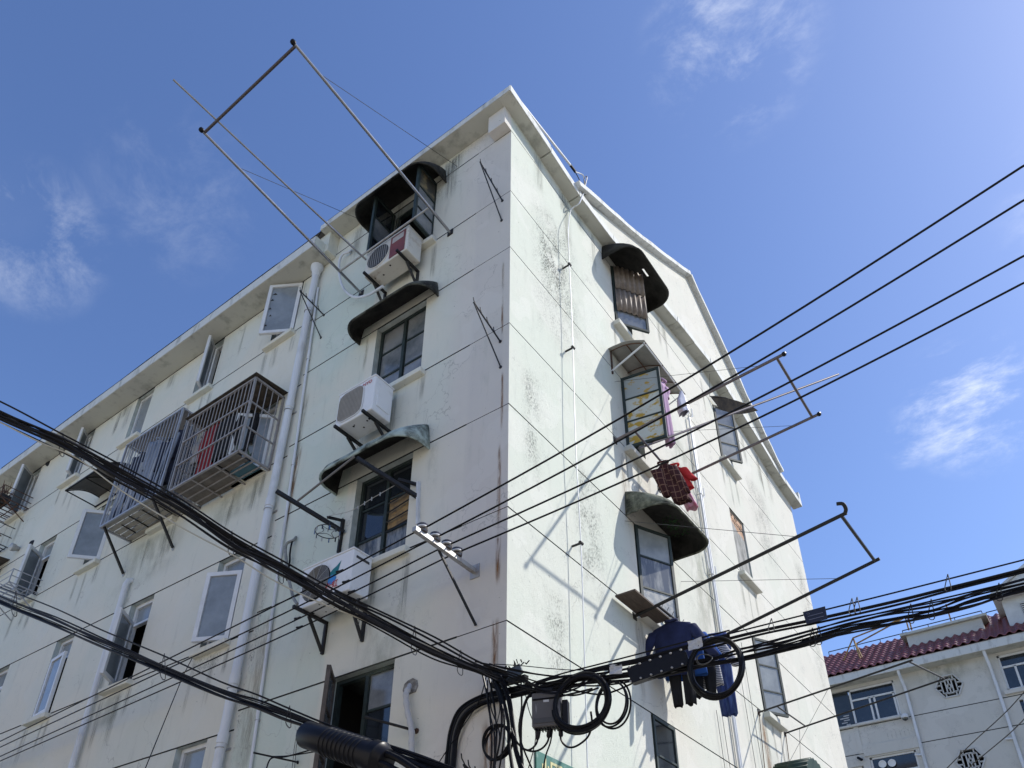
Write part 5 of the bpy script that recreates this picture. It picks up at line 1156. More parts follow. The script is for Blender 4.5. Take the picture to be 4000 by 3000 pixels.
# corner: bracket, cables turning down both walls
cr2 = thing('corner_cables', pl(1900, 2900, .03), 'tangle of black cables turning down the long facade beside the corner', 'cable bundle', 'cable bundles')
cpath = [(2070, 2690), (1980, 2712), (1880, 2735), (1810, 2780), (1775, 2850), (1762, 2940), (1752, 3060)]
for k in range(9):
    pts = [pl(x, y, .04 + .012 * (k % 3)) for x, y in offset_px(cpath, -18 + 4.5 * k, 2, k)]; MB().tube(smooth_path(pts, 6), .012, 7).build('cable', M_black if k != 4 else pale, cr2, smooth=True)
for k, off in enumerate((40, 52, 70, 84)):
    pts = [pl(x, y, .03) for x, y in offset_px([(2010, 2735), (1920, 2765), (1850, 2810), (1815, 2880), (1800, 2960), (1785, 3060)], off * .5, 2, k)]; MB().tube(smooth_path(pts, 6), .007, 6).build('cable', (lite, M_black, pale, M_black)[k], cr2, smooth=True)
for k, path in enumerate(([(1880, 2612), (1900, 2700), (1915, 2800), (1922, 2900), (1915, 3050)], [(1905, 2620), (1925, 2720), (1940, 2840), (1935, 2940), (1920, 3060)], [(1930, 2640), (1962, 2720), (1985, 2820), (1990, 2920), (2010, 3050)], [(1945, 2640), (1980, 2720), (2000, 2830), (2012, 2930), (2050, 3060)], [(1955, 2640), (1990, 2720), (2008, 2840), (2025, 2950), (2070, 3060)], [(1900, 2640), (1870, 2740), (1800, 2850), (1720, 2970), (1690, 3020)])):
    MB().tube(smooth_path([pl(x, y, .14 if k < 5 else .08) for x, y in path], 6), (.010, .010, .016, .014, .012, .005)[k], 7).build('cable', M_black, cr2, smooth=True)
def coil(label, ctr, ux, rx, rz, turns, r, jit, tilt=0.0, name='cable_coil', m_=None, parent=None):
    ux = V3(ux).normalized(); t = thing(name, ctr - ZV * rz, label, 'cable coil', 'hanging cable coils'); nrm = ux.cross(ZV)
    for k in range(turns):
        a0 = rnd(0, 6.28); f = 1 + rnd(-jit, jit); cj = V3(ctr) + nrm * rnd(-.03, .03) + ux * rnd(-.01, .01)
        MB().tube([cj + ux * (rx * f * math.cos(a)) + (ZV + ux * tilt) * (rz * f * math.sin(a)) + nrm * (.015 * math.sin(2 * a + a0)) for a in [2 * math.pi * j / 48 for j in range(48)]], r, 7, closed=True).build('turn', m_ or M_black, t, smooth=True)
    return t
A3_, B3_ = (.1, -.2), (4.14, 1.33); U3 = V3((B3_[0] - A3_[0], B3_[1] - A3_[1], 0)).normalized()
coil('pair of thin cable loops hanging at the corner of the long facade', pl(1935, 2898, .16), (1, 0, 0), .135, .145, 4, .009, .10)
# pole-side arm of the corner
ab = thing('corner_bracket', pg(2040, 2660, .05), 'mouldy dark steel arm wrapped in cables at the building corner', 'bracket')
MB().bar((-.12, -.03, 4.55), (.30, -.10, 4.50), .05, .05).build('arm', mat('mouldy_black_arm', (.03, .03, .026), .95, var=.5, scale=20, bump=.6), ab); MB().prism([(-.02, -.06, 4.62), (.22, -.08, 4.66), (.26, -.085, 4.56), (.18, -.08, 4.53), (-.02, -.06, 4.52)], (0, -.02, 0)).build('plastic_wrap', mat('grey_plastic_wrap', (.10, .11, .11), .3, var=.4, scale=15), ab)
for k in range(26):
    p = V3((rnd(.05, .3), -.1 + rnd(-.02, .02), 4.66 - .05 * k / 26)); MB().tube([p, p + V3((rnd(-.03, .03), rnd(-.02, .02), rnd(-.005, .04)))], .006, 4).build('dead_twig', M_dark, ab) if k < 14 else None
# bundles to the right
cbr = thing('cable_bundle', pv(2650, 2580, A3_, B3_), 'lower black cable bundle running right from the corner past the hanging coils', 'cable bundle', 'cable bundles')
RLm = [(2080, 2668), (2200, 2630), (2350, 2592), (2600, 2527), (2850, 2462)]; RLm2 = [(2850, 2548), (3000, 2507), (3300, 2427), (3600, 2357), (4000, 2263), (4300, 2190)]
RLc = [(2060, 2698), (2180, 2668), (2350, 2650), (2550, 2622), (2750, 2590), (2900, 2560), (3050, 2525), (3180, 2490), (3330, 2448), (3500, 2412), (3650, 2385), (3800, 2340), (4000, 2290), (4300, 2205)]
strand(RLm, A3_, B3_, .007, name='messenger_wire', parent=cbr); strand(RLm2, A3_, B3_, .007, name='messenger_wire', parent=cbr)
for k in range(9): strand(RLc, A3_, B3_, rnd(.006, .012), -24 + 46 * k / 8, 10, 70 + k, rnd(-.03, .03), parent=cbr)
strand([(2090, 2690), (2200, 2655), (2300, 2620), (2420, 2592), (2500, 2575), (2700, 2520), (2850, 2480)], A3_, B3_, .016, parent=cbr); strand([(2090, 2696), (2200, 2662), (2300, 2628), (2420, 2600), (2520, 2580), (2700, 2527), (2850, 2487)], A3_, B3_, .013, parent=cbr)
ties(cbr, RLm2, offset_px(RLc, 20, 0, 0), A3_, B3_, (3175, 3200, 3560, 3640, 3905))
ct_ = thing('cable_bundle', pv(3200, 2405, A3_, B3_), 'upper pair of black cables rising to the right edge under a thin messenger wire', 'cable bundle', 'cable bundles')
RTm = [(2700, 2505), (2850, 2465), (3000, 2427), (3140, 2392), (3500, 2303), (4000, 2176), (4300, 2100)]; RTc = [(2700, 2525), (2850, 2484), (3000, 2448), (3200, 2406), (3500, 2338), (3700, 2288), (4000, 2213), (4300, 2130)]
strand(RTm, A3_, B3_, .007, name='messenger_wire', parent=ct_, back=.05); strand(RTc, A3_, B3_, .014, parent=ct_, back=.05); strand(RTc, A3_, B3_, .010, 14, 3, 3, .05, parent=ct_)
ties(ct_, RTm, offset_px(RTc, 12, 0, 0), A3_, B3_, (3015, 3330, 3350, 3705))
for k, path in enumerate(([(2085, 2690), (2200, 2690), (2330, 2712), (2400, 2700), (2500, 2655)], [(2000, 2670), (2120, 2700), (2240, 2720), (2340, 2690)], [(2080, 2705), (2200, 2700), (2350, 2660), (2480, 2630)], [(2085, 2745), (2170, 2735), (2240, 2720), (2320, 2700)], [(1940, 2608), (2050, 2615), (2160, 2626), (2270, 2632), (2350, 2622), (2460, 2608)])):
    t = thing('drop_cable', pv(*path[0], A3_, B3_), ['long sagging black cable behind the big coil', 'black cable crossing the corner arm towards the grey box', 'black cable straight behind the big coil', 'short black cable above the grey box', 'thin grey wire passing over the big coil'][k], 'cable', 'loose cables at the corner'); strand(path, A3_, B3_, (.008, .008, .009, .009, .004)[k], back=-.02 * k, parent=t)
coil('big thick black cable coil hanging beside the grey box', pv(2285, 2752, A3_, B3_) - V3((.0, .05, 0)), U3, .235, .245, 12, .0125, .10, .12)
coil('pair of thin cable loops hanging right of the big coil', pv(2392, 2748, A3_, B3_), U3, .135, .20, 3, .009, .09, .1)
coil('large single cable ring hanging in front of the jeans', pv(2806, 2612, A3_, B3_) - V3((.0, .05, 0)), U3, .215, .265, 7, .013, .05, .1)
coil('small thin wire loop tied to the cables before the laundry', pv(2765, 2580, A3_, B3_) - V3((0, .06, 0)), U3, .065, .045, 2, .004, .06, .1, m_=pale)
# flat splice box with bolts, and white tags
bx_ = thing('splice_box', pv(2575, 2600, A3_, B3_), 'long flat black splice box with bolts strapped under the cables before the laundry', 'splice closure')
a, b = pv(2462, 2648, A3_, B3_), pv(2690, 2572, A3_, B3_); MB().bar(a, b, .10, .135).build('shell', M_blackm, bx_, bevel=.02); MB().bar(lerp(a, b, .03) + V3((0, -.055, -.005)), lerp(a, b, .97) + V3((0, -.055, -.005)), .012, .15).build('flange', M_blackm, bx_)
for k in range(6):
    for s in (-1, 1):
        p = lerp(a, b, .06 + .176 * k) + V3((.0, -.062, s * .066)); MB().lathe([(.010, 0), (.010, .012), (.005, .014)], p, (0, -1, -.2), 8).build('bolt', mat('bolt_zinc', (.3, .3, .3), .4, .7), bx_)
for k, (px, py, w_) in enumerate(((2425, 2628, .055), (2735, 2537, .06))):
    c_ = pv(px, py, A3_, B3_) - V3((0, .09, 0)); t = thing('cable_tag', c_ - ZV * .04, ['crumpled white tag at the left end of the flat splice box', 'crumpled white tag before the navy jacket'][k], 'tag', 'white cable tags'); m = MB()
    vs_ = [c_ + U3 * (w_ * (i / 3 - .5) * 2) + ZV * ((j / 3 - .5) * .09 + .03 * (i / 3) * (1 if k else -.1)) + V3((0, rnd(-.012, .012), 0)) for j in range(4) for i in range(4)]; m.add(vs_, [(j * 4 + i, j * 4 + i + 1, j * 4 + 5 + i, j * 4 + 4 + i) for j in range(3) for i in range(3)]); m.build('tag', wl_, t, solid=.002)
# grey junction box
gb = thing('junction_box', pv(2140, 2850, A3_, B3_), 'weathered grey junction box hanging from the cables beside the big coil', 'junction box'); c_ = pv(2138, 2778, A3_, B3_); M_box = mat('weathered_grey_box', (.085, .08, .08), .6, col2=(.2, .2, .2), scale=26, lo=.62, hi=.7, stretch=(1, 1, .2))
nrm = U3.cross(ZV); hw, hh, dp = .125, .155, .06
def orient(u, w, d): return c_ + U3 * u + ZV * w + nrm * d
def obox(u0, u1, w0, w1, d0, d1, nm, m_, p, bev=.0): 
    vs_ = [orient(u, w, d) for w in (w0, w1) for (u, d) in ((u0, d0), (u1, d0), (u1, d1), (u0, d1))]; mb_ = MB(); mb_.add(vs_, [(3, 2, 1, 0), (4, 5, 6, 7), (0, 1, 5, 4), (1, 2, 6, 5), (2, 3, 7, 6), (3, 0, 4, 7)]); return mb_.build(nm, m_, p, bevel=bev)
sgn = 1 if nrm.dot(CAM - c_) > 0 else -1
obox(-hw, hw, -hh, hh, -dp, dp, 'case', M_box, gb, .012); obox(-hw + .02, hw - .02, -hh + .03, -hh + .075, sgn * (dp + .001), sgn * (dp + .006), 'label_recess', mat('box_recess', (.05, .05, .052), .5), gb); obox(-.02, .03, .06, .08, sgn * (dp + .001), sgn * (dp + .004), 'label', wl_, gb)
obox(hw + .01, hw + .06, -hh - .02, .08, -dp, dp * .5, 'side_case', M_blackm, gb, .006); obox(-hw * .7, hw * .5, hh + .001, hh + .05, -dp * .8, dp * .8, 'mount', M_blackm, gb, .01)
for k in range(9): obox(-hw + .02 + k * .026, -hw + .03 + k * .026, -hh - .018, -hh - .001, -.04, .04, 'foot_rib', M_blackm, gb)
for k, (u, path) in enumerate(((-.07, [(2105, 2850), (2095, 2905), (2060, 2930), (2020, 2900), (1998, 2845)]), (.0, [(2147, 2850), (2140, 2895), (2115, 2925), (2080, 2935), (2040, 2925)]), (.09, [(2190, 2850), (2192, 2890), (2215, 2917), (2250, 2915), (2295, 2880), (2312, 2830), (2308, 2780)]), (-.1, [(2120, 2690), (2065, 2720), (2040, 2790), (2034, 2870), (2038, 2950), (2048, 3060)]), (.02, [(2158, 2850), (2150, 2900), (2130, 2960), (2115, 3060)]))):
    t = thing('drop_cable', pv(*path[-1], A3_, B3_), ['left looping cable under the grey box', 'middle looping cable under the grey box', 'right cable sweeping from the grey box to the big coil', 'thick cable falling left of the grey box', 'straight thin cable falling below the grey box'][k], 'cable', 'cables at the grey box'); strand(path, A3_, B3_, (.009, .009, .009, .013, .007)[k], parent=t)
    if k < 3: p, q = pv(*path[0], A3_, B3_), pv(path[0][0] + (path[1][0] - path[0][0]) * .7, path[0][1] + (path[1][1] - path[0][1]) * .7, A3_, B3_); MB().tube([p, lerp(p, q, .8), q], [.02, .02, .014], 10).build('gland', M_blackm, gb, smooth=True)
# hanging tag plate on the upper cables
tp = thing('cable_plate', pv(3180, 2440, A3_, B3_), 'dark plastic identification plate hanging on the upper right cables', 'plate'); n3 = U3.cross(ZV); sg3 = 1 if n3.dot(CAM - pv(3180, 2410, A3_, B3_)) > 0 else -1
cr_p = [pv(x, y, A3_, B3_) + n3 * sg3 * .03 for x, y in ((3135, 2398), (3222, 2375), (3232, 2425), (3150, 2446))]; MB().prism(cr_p, n3 * sg3 * .006).build('plate', mat('navy_black_plate', (.012, .014, .03), .4), tp, bevel=.004)
faint = mat('faint_print', (.12, .13, .18), .5)
for k in range(2): a, b = lerp(cr_p[0], cr_p[3], .45 + .28 * k), lerp(cr_p[1], cr_p[2], .45 + .28 * k); a, b = lerp(a, b, .15), lerp(a, b, .85); MB().bar(a + n3 * sg3 * .008, b + n3 * sg3 * .008, .002, .006).build('print_line', faint, tp)
o_ = lerp(lerp(cr_p[0], cr_p[3], .25), lerp(cr_p[1], cr_p[2], .25), .2) + n3 * sg3 * .008; MB().tube([o_ + U3 * (.012 * math.cos(a)) + ZV * (.007 * math.sin(a)) for a in [2 * math.pi * j / 16 for j in range(16)]], .0018, 4, closed=True).build('print_ring', faint, tp)
# thin stray wires across the sky at the right and down the end wall
for k, (pts_, lab) in enumerate((([(4120, 2560), (3950, 2760), (3800, 2900), (3690, 3010)], 'left of two thin wires slanting down before the far building'), ([(4100, 2700), (3960, 2850), (3800, 2985), (3750, 3040)], 'right of two thin wires slanting down before the far building'))):
    t = thing('stray_wire', CAM + ray(*pts_[0]) * 9, lab, 'wire', 'thin wires before the far building'); MB().tube(smooth_path([CAM + ray(x, y) * (9 + i * .3) for i, (x, y) in enumerate(pts_)], 5), .006, 5).build('wire', M_wire, t)
for k, (y, z0_, z1_) in enumerate(((5.05, 1.0, 5.9), (5.25, 1.0, 5.9), (6.6, 1.0, 7.6), (6.3, 1.0, 7.4))):
    t = thing('wall_wire', (.03, y, z0_), ['first', 'second', 'third', 'fourth'][k] + ' thin wire from the left hanging down the lower end wall', 'wire', 'thin wires down the end wall'); MB().tube([(.03, y, z1_), (.04, y + .05, (z0_ + z1_) / 2), (.03, y + .1, z0_)], .0045, 4).build('wire', M_wire, t)

# more loose strands round the corner
rc = random.Random(11)
for k in range(9):
    y0_ = rc.uniform(2625, 2690); x1_ = rc.uniform(2150, 2420); path = [(1900 + rc.uniform(-40, 40), 2600 + rc.uniform(0, 30)), (2010 + rc.uniform(-20, 20), y0_), ((2010 + x1_) / 2, y0_ + rc.uniform(10, 60)), (x1_, 2690 - (x1_ - 2100) * .25 + rc.uniform(-25, 25))]
    t = thing('drop_cable', pv(*path[1], A3_, B3_), ['thin', 'slack', 'kinked', 'tight', 'looping', 'dusty', 'twisted', 'short', 'stray'][k] + ' black cable strand in the tangle over the corner bracket', 'cable', 'loose cables at the corner'); strand(path, A3_, B3_, rc.uniform(.004, .009), back=-.02 - .01 * k, parent=t)
for k in range(7):
    x0_ = rc.uniform(1890, 2050); path = [(x0_, 2640 + rc.uniform(0, 30)), (x0_ + rc.uniform(-10, 40), 2760), (x0_ + rc.uniform(-20, 60), 2880), (x0_ + rc.uniform(-20, 100), 3060)]
    MB().tube(smooth_path([pl(x, y, .16 + .01 * k) if x < 1960 else pg(x, y, .12 + .01 * k) for x, y in path], 6), rc.uniform(.004, .009), 6).build('cable', M_black, cr2, smooth=True)
# ================================================================== the building behind
b2 = thing('neighbour_building', (1.5, YB + 3, 0), 'pale grey neighbour building with red tiled roof and lattice windows at the lower right', 'building')
M_b2 = facade_mat('neighbour_render', (.56, .555, .505), (.53, .54, .495), (.56, .545, .50), True)
P_ = lambda x, d, z: V3((x, YB - d, z))
EB = 14.15
W1 = (-4.6, -.86, 12.60, 14.02); W1b = (-2.35, -.72, 9.75, 11.25); W1c = (-3.1, -2.62, 9.75, 11.0); W2 = (2.72, 5.4, 12.72, 14.05); W2b = (2.95, 5.4, 11.0, 12.30); W2c = (3.05, 5.4, 9.2, 10.7)
HX = [(.96, 13.31), (.93, 10.53)]; HR = .47
opn = [W1, W1b, W1c, W2, W2b, W2c] + [(x - HR, x + HR, z - HR * .87, z + HR * .87) for x, z in HX]
us = {-9.0, 12.0}; ws = {0.0, EB}; grb = [12.48, 11.45, 9.55, 8.6]
for a, b_, c_, d_ in opn: us |= {a, b_}; ws |= {c_, d_}
for g_ in grb: ws |= {g_ - .016, g_ + .016}
us = sorted(us); ws = sorted(ws); mb = MB()
for i in range(len(us) - 1):
    for j in range(len(ws) - 1):
        u, w = (us[i] + us[i + 1]) / 2, (ws[j] + ws[j + 1]) / 2
        if any(a < u < b_ and c_ < w < d_ for a, b_, c_, d_ in opn): continue
        g_ = any(abs(w - k) < .017 for k in grb); dd = -.02 if g_ else 0
        mb.quad(P_(us[i], dd, ws[j]), P_(us[i + 1], dd, ws[j]), P_(us[i + 1], dd, ws[j + 1]), P_(us[i], dd, ws[j + 1]), 1 if g_ else 0)
for a, b_, c_, d_ in opn:
    for (p, q) in (((a, c_), (a, d_)), ((a, d_), (b_, d_)), ((b_, d_), (b_, c_)), ((b_, c_), (a, c_))): mb.quad(P_(p[0], 0, p[1]), P_(q[0], 0, q[1]), P_(q[0], -.25, q[1]), P_(p[0], -.25, p[1]), 0)
mb.build('wall', [M_b2, M_groove], b2)
MB().box(-9, 12, YB + .9, YB + 1.0, 0, EB).build('rear_wall', M_dark, b2)  # near black backing sheet, standing in for the shade behind the openings
# plaster infill that turns the square cut round each lattice into a hexagon
for x, z in HX:
    h_ = HR * .87
    hx = MB(); hxp = [(x - HR, z), (x - HR / 2, z + h_), (x + HR / 2, z + h_), (x + HR, z), (x + HR / 2, z - h_), (x - HR / 2, z - h_)]
    hx.bar(P_(*[hxp[0][0]], .02, hxp[0][1]), P_(hxp[1][0], .02, hxp[1][1]), .05, .16, (0, 1, 0))
    fill = MB()
    for (c1, e1_, e2_) in (((x - HR, z + h_), hxp[0], hxp[1]), ((x + HR, z + h_), hxp[2], hxp[3]), ((x + HR, z - h_), hxp[3], hxp[4]), ((x - HR, z - h_), hxp[5], hxp[0])):
        f_ = MB(); f_.prism([P_(c1[0], .001, c1[1]), P_(e1_[0], .001, e1_[1]), P_(e2_[0], .001, e2_[1])], (0, .2, 0)); f_.build('infill', M_b2, b2)
    hw_ = MB(); 
    for i in range(6): a, b_ = hxp[i], hxp[(i + 1) % 6]; hw_.bar(P_(a[0], -.02, a[1]), P_(b_[0], -.02, b_[1]), .05, .14, (0, 1, 0))
    ho = hw_.build('lattice_window', mat('lattice_white', (.5, .5, .48), .8), b2)
    lb = lambda x0_, z0_, x1_, z1_: MB().bar(P_(x + x0_ * HR, -.04, z + z0_ * HR), P_(x + x1_ * HR, -.04, z + z1_ * HR), *((.042, .10, (0, 1, 0)) if abs(x1_ - x0_) < 1e-3 else (.10, .042, (0, 0, 1)))).build('lattice_bar', mat('lattice_white', (.5, .5, .48), .8), ho)
    for s in (-1, 1):
        lb(s * .22, -.5, s * .22, .5); lb(s * .52, -.5, s * .52, .5); lb(s * .22, .5, s * .52, .5); lb(s * .22, -.5, s * .52, -.5); lb(s * .52, .2, s * .88, .2); lb(s * .52, -.2, s * .88, -.2); lb(s * .37, .5, s * .37, .86); lb(s * .37, -.5, s * .37, -.86)
    for k in (-1, 1): lb(-.12, k * .14, .12, k * .14); lb(k * .12, -.14, k * .12, .14); lb(0, k * .14, 0, k * .55); lb(-.22, k * .55, .22, k * .55)
# windows
def b2win(r, cols, trans, m_=M_pvc, panes=None, w=.07):
    x0, x1, z0, z1 = r; mb_ = MB(); N_ = (0, 1, 0); d = -.12
    for x in (x0 + w / 2, x1 - w / 2): mb_.bar(P_(x, d, z0), P_(x, d, z1), .08, w, (1, 0, 0))
    for z in (z0 + w / 2, z1 - w / 2): mb_.bar(P_(x0, d, z), P_(x1, d, z), .08, w)
    for c_ in cols: mb_.bar(P_(c_, d, z0), P_(c_, d, trans or z1), .075, w, (1, 0, 0))
    if trans: mb_.bar(P_(x0, d, trans), P_(x1, d, trans), .075, w)
    wo_ = mb_.build('window', m_, b2); cs = [x0 + w * .6] + list(cols) + [x1 - w * .6]
    for a, b_ in zip(cs, cs[1:]): MB().box(a, b_, YB + .125, YB + .131, z0 + .04, (trans or z1) - .03).build('pane', M_glassd, wo_)
    if trans: MB().box(x0 + .04, x1 - .04, YB + .125, YB + .131, trans + .03, z1 - .04).build('pane', M_glassd, wo_)
    return wo_
b2win((-2.58, W1[1], W1[2], W1[3]), (-1.98 + .12, -1.74 + .05, -.98), 13.58)
MB().box(W1[0], -2.60, YB + .10, YB + .106, W1[2], W1[3]).build('pane', mat('grey_dark_glass', (.035, .04, .042), .12, spec=.7, var=.4, scale=2), b2)
for k in range(5): MB().box(-3.1 + rnd(0, .2), -2.75 + rnd(-.1, .1), YB + .09, YB + .098, 12.66 + k * .09, 12.70 + k * .09).build('stacked_paper', wl_, b2)
MB().box(-4.6, -.7, YB - .12, YB - .002, 12.50, 12.585).build('sill', M_b2, b2, bevel=.01)
b2win(W1b, (-1.55, -.95), 10.62); b2win(W1c, (), None)
for (cx_, cz_) in ((-1.95, 10.95), (-1.62, 10.93)): MB().lathe([(.14, 0), (.14, .02), (.10, .02), (.10, -.01)], P_(cx_, -.06, cz_), (0, -1, 0), 20).build('enamel_basin', M_porcw, b2, smooth=True)
b2win(W2, (3.18, 3.62, 4.3), 13.6); MB().bar(P_(3.64, -.06, 12.8), P_(3.64, -.06, 13.58), .05, .06, (1, 0, 0)).build('yellow_frame', mat('yellow_frame', (.55, .42, .03), .5), b2)
for k in range(8): MB().bar(P_(3.1 + k * .3, -.03, 11.0), P_(3.1 + k * .3, -.03, 12.3), .05, .06, (1, 0, 0)).build('grille_bar', M_pvc, b2)
MB().box(W2b[0], W2b[1], YB + .12, YB + .13, W2b[2], W2b[3]).build('pane', M_glassd, b2); b2win(W2c, (3.6, 4.2), 10.2)
MB().box(2.6, 5.6, YB - .12, YB - .002, 12.55, 12.70).build('sill', M_b2, b2, bevel=.01)
# raised frame round the apron below the upper window
MB().box(-2.66, -2.50, YB - .03, YB - .002, 11.45, 12.48).build('pilaster', M_b2, b2); MB().box(-2.5, -.55, YB - .05, YB - .002, 11.30, 11.72).build('apron', M_b2, b2, bevel=.01)
for k in range(6): 
    xs2 = -1.55 + k * .15; stain([P_(xs2, .004, 11.75), P_(xs2 + .05, .004, 11.75), P_(xs2 + .05, .004, 12.1 + rnd(-.1, .1)), P_(xs2, .004, 12.1 + rnd(-.1, .1))], 'stain', S_mould, b2)
stain([P_(-.5, .004, 13.4), P_(2.4, .004, 13.4), P_(2.4, .004, 14.3), P_(-.5, .004, 14.3)], 'stain', S_green, b2); stain([P_(-2.6, .004, 12.2), P_(-.6, .004, 12.2), P_(-.6, .004, 12.5), P_(-2.6, .004, 12.5)], 'stain', S_mould, b2)
# eave, gutter face, pipes
MB().box(-9, 12, YB - .55, YB, EB, EB + .08).build('eave', M_conc, b2); MB().box(-9, 12, YB - .60, YB - .552, EB - .02, EB + .32).build('gutter', M_fascia, b2, bevel=.01)
for x in (-.52, 2.42):
    m = MB(); m.tube([P_(x, .50, EB + .12), P_(x, .48, EB - .12), P_(x + .02, .10, EB - .55), P_(x + .02, .08, EB - .8), P_(x + .02, .08, 6.0)], .055, 10); po = m.build('downpipe', M_pipe, b2, smooth=True)
    for z in (13.0, 11.3, 10.2): MB().lathe([(.062, -.05), (.062, .05)], P_(x + .02, .08, z), (0, 0, 1), 10).build('socket', M_pipe, po, smooth=True)
    MB().tube([P_(x + .02, .08, 11.0), P_(x - .25, .08, 11.03)], .035, 8).build('pipe_branch', M_pipe, po, smooth=True)
# tiled roof
RA, RB = V3((0, YB - .62, EB + .33)), V3((0, 28.95, 16.88)); sl = (RB - RA); SLn = sl.length; sl.normalize(); nrm_ = V3((1, 0, 0)).cross(sl).normalized()
tile_m = mat('red_glazed_tile', (.20, .035, .035), .26, spec=.9, col2=(.13, .022, .025), scale=3)
MB().quad(RA + V3((-9, 0, -.03)), RA + V3((12, 0, -.03)), RB + V3((12, 0, -.03)), RB + V3((-9, 0, -.03))).build('roof', mat('roof_underlay', (.06, .015, .015), .8), b2)
tw, tl = .30, SLn / 12; tproto = None; roof_o = [o for o in b2.children if o.name.startswith('roof')][0]
rows_big = MB()
def tile_geo(mb_, x, r):
    o = RA + sl * (tl * r); K_ = 8; vs_ = []
    for e in (0, tl * 1.06):
        for i in range(K_ + 1):
            u = i / K_; h_ = .085 * (math.sin(2 * math.pi * u) * .5 + .5) ** 1.1
            vs_.append(o + V3((x + tw * u, 0, 0)) + sl * e + nrm_ * (h_ + (.028 if e == 0 else .0)))
    for i in range(K_ + 1): vs_.append(V3(vs_[i]) - nrm_ * .022)
    mb_.add(vs_, [(i, i + 1, K_ + 2 + i, K_ + 1 + i) for i in range(K_)] + [(i, i + 1, 2 * K_ + 3 + i, 2 * K_ + 2 + i) for i in range(K_)])
base = MB(); tile_geo(base, -3.6, 0); tproto = base.build('roof_tile', tile_m, roof_o, smooth=2)
for r in range(12):
    for k in range(24):
        if r == 0 and k == 0: continue
        c_ = tproto.copy(); COL.objects.link(c_); c_.location = tproto.location + V3((tw * k, 0, 0)) + sl * (tl * r)
far = MB()
for r in range(12):
    for k in list(range(-18, 0)) + list(range(24, 48)): tile_geo(far, -3.6 + tw * k, r)
tag(far.build('roof_tiles', tile_m, roof_o, smooth=2), kind='stuff')
# ridge rail, roof box, dormer, yellow frames
def rail(x0, x1, d0, z0, h_, n, label):
    t = thing('roof_rail', P_(x0, d0, z0), label, 'rail', 'thin rails on the neighbour roof'); MB().tube([P_(x0, d0, z0 + h_), P_(x1, d0, z0 + h_)], .02, 6).build('rail', M_iron, t)
    for k in range(n): x = x0 + (x1 - x0) * k / (n - 1); MB().bar(P_(x, d0, z0), P_(x, d0, z0 + h_), .025, .025).build('post', M_iron, t)
rail(-3.6, -.3, -2.9, 16.86, .22, 4, 'thin dark rail along the ridge left of the roof box'); rail(2.75, 3.6, -2.9, 16.86, .22, 2, 'thin dark rail between roof box and dormer')
rb = thing('roof_box', P_(1.2, -.9, 15.3), 'grey rendered box dormer standing on the red roof', 'roof box')
MB().box(-.10, 2.62, YB + .9, YB + 2.6, 14.8, 16.02).build('body', M_b2, rb); MB().prism([(-.3, YB + .75, 16.02), (2.82, YB + .75, 16.02), (2.82, YB + 2.8, 16.02), (-.3, YB + 2.8, 16.02)], (0, 0, .10)).build('slab', M_conc, rb)
rail(-.2, 2.7, -1.0, 16.12, .22, 4, 'thin dark rail on top of the roof box')
dm = thing('roof_dormer', P_(4.6, -.4, 14.9), 'white louvred dormer with pediment at the right edge', 'dormer')
MB().box(3.45, 5.9, YB + .4, YB + 2.4, 14.7, 16.35).build('body', mat('dormer_white', (.62, .63, .62), .8, var=.15, scale=3), dm)
MB().prism([P_(3.2, .0, 16.32), P_(6.15, .0, 16.32), P_(4.68, .0, 17.2)], (0, 2.5, 0)).build('pediment', MATS['dormer_white'], dm); 
MB().bar(P_(3.15, -.05, 16.34), P_(4.68, -.05, 17.28), .3, .09).build('cornice', MATS['dormer_white'], dm); MB().bar(P_(6.2, -.05, 16.34), P_(4.68, -.05, 17.28), .3, .09).build('cornice', MATS['dormer_white'], dm); MB().bar(P_(3.2, -.1, 16.30), P_(6.15, -.1, 16.30), .3, .09).build('cornice', MATS['dormer_white'], dm)
MB().box(4.0, 5.35, YB + .37, YB + .398, 15.1, 16.0).build('louvre_back', M_grille, dm)
for k in range(11): MB().bar(P_(4.0, -.36, 15.14 + k * .082), P_(5.35, -.36, 15.14 + k * .082), .06, .035).build('louvre_slat', MATS['dormer_white'], dm)
yel = mat('yellow_rust_frame', (.42, .27, .06), .6, col2=(.2, .08, .04), scale=8)
yf_ = thing('roof_frame', P_(-1.6, -.8, 15.1), 'yellow and rust triangular frame standing on the red roof', 'frame')
T1 = pb(3332, 2492, -1.0)
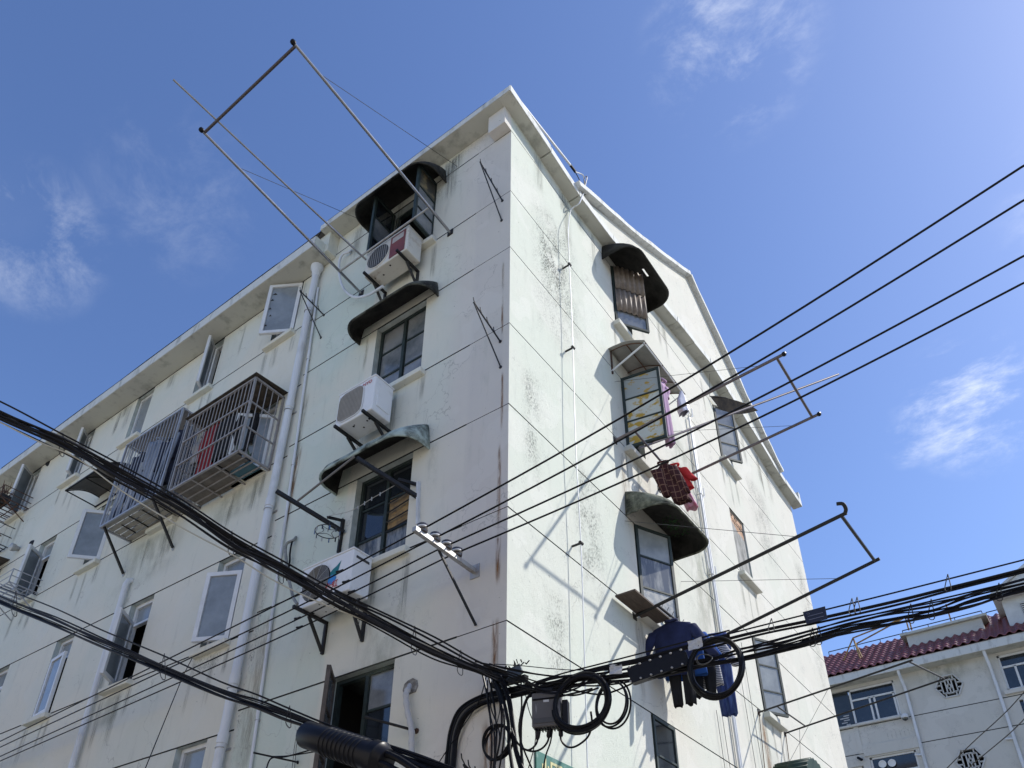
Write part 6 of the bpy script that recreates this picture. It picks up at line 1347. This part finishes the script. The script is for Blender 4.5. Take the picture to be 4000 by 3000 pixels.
for q in (pb(3295, 2580, -.6), pb(3360, 2572, -.4), pb(3368, 2568, -.8)): MB().tube([T1, q], .03, 6).build('leg', yel, yf_)
T2 = pb(3535, 2412, -1.2); MB().tube([T1, T2], .03, 6).build('beam', yel, yf_); MB().tube([pb(3345, 2515, -1.0), T2], .03, 6).build('beam', yel, yf_)
yf2 = thing('roof_frame', P_(.0, -1, 16.1), 'pair of yellow and rust posts standing at the left end of the roof box', 'frame')
for o in (0, 12): MB().tube([pb(3535 + o, 2405, -1.2), pb(3550 + o, 2462, -1.2)], .03, 6).build('post', yel, yf2)
yf3 = thing('roof_frame', P_(1.6, -1, 16.1), 'single yellow and rust post standing on the roof box', 'frame'); MB().tube([pb(3695, 2360, -1.2), pb(3715, 2425, -1.2)], .03, 6).build('post', yel, yf3)
# camera and lamp on the neighbour wall
cm = thing('dome_camera', pb(3535, 2815, .1), 'white dome camera on the neighbour wall beside the upper window', 'camera'); c_ = pb(3534, 2800, .22); MB().lathe([(.10, .0), (.13, -.06), (.13, -.14), (.10, -.15)], c_ + V3((0, 0, .1)), (0, 0, 1), 14).build('housing', M_pvc, cm, smooth=True); MB().lathe([(.10, 0), (.09, -.06), (.03, -.10)], c_ + V3((0, 0, -.05)), (0, 0, 1), 14).build('dome', M_glassd, cm, smooth=True); MB().bar(c_ + V3((0, 0, .08)), c_ + V3((-.05, .22, .18)), .04, .04).build('arm', M_pvc, cm)
cm = thing('bullet_camera', pb(3362, 2968, .1), 'small black bullet camera on the neighbour wall at the bottom edge', 'camera'); c_ = pb(3358, 2966, .15); MB().tube([c_ + V3((-.06, .02, .08)), c_ + V3((.09, -.06, -.05))], .05, 10).build('housing', M_blackm, cm, smooth=True); MB().bar(c_, c_ + V3((0, .15, 0)), .04, .04).build('arm', M_blackm, cm)
# unseen houses added across the street to cut sky light and bounce warm sun
op = thing('unseen_bounce_houses', (-6, -17, 0), 'unseen row of houses added across the street to block sky and bounce light', 'building'); MB().box(-40, 30, -24, -14.0, 0, 9.5).build('wall', mat('bounce_house_render', (.72, .66, .56), .9), op)
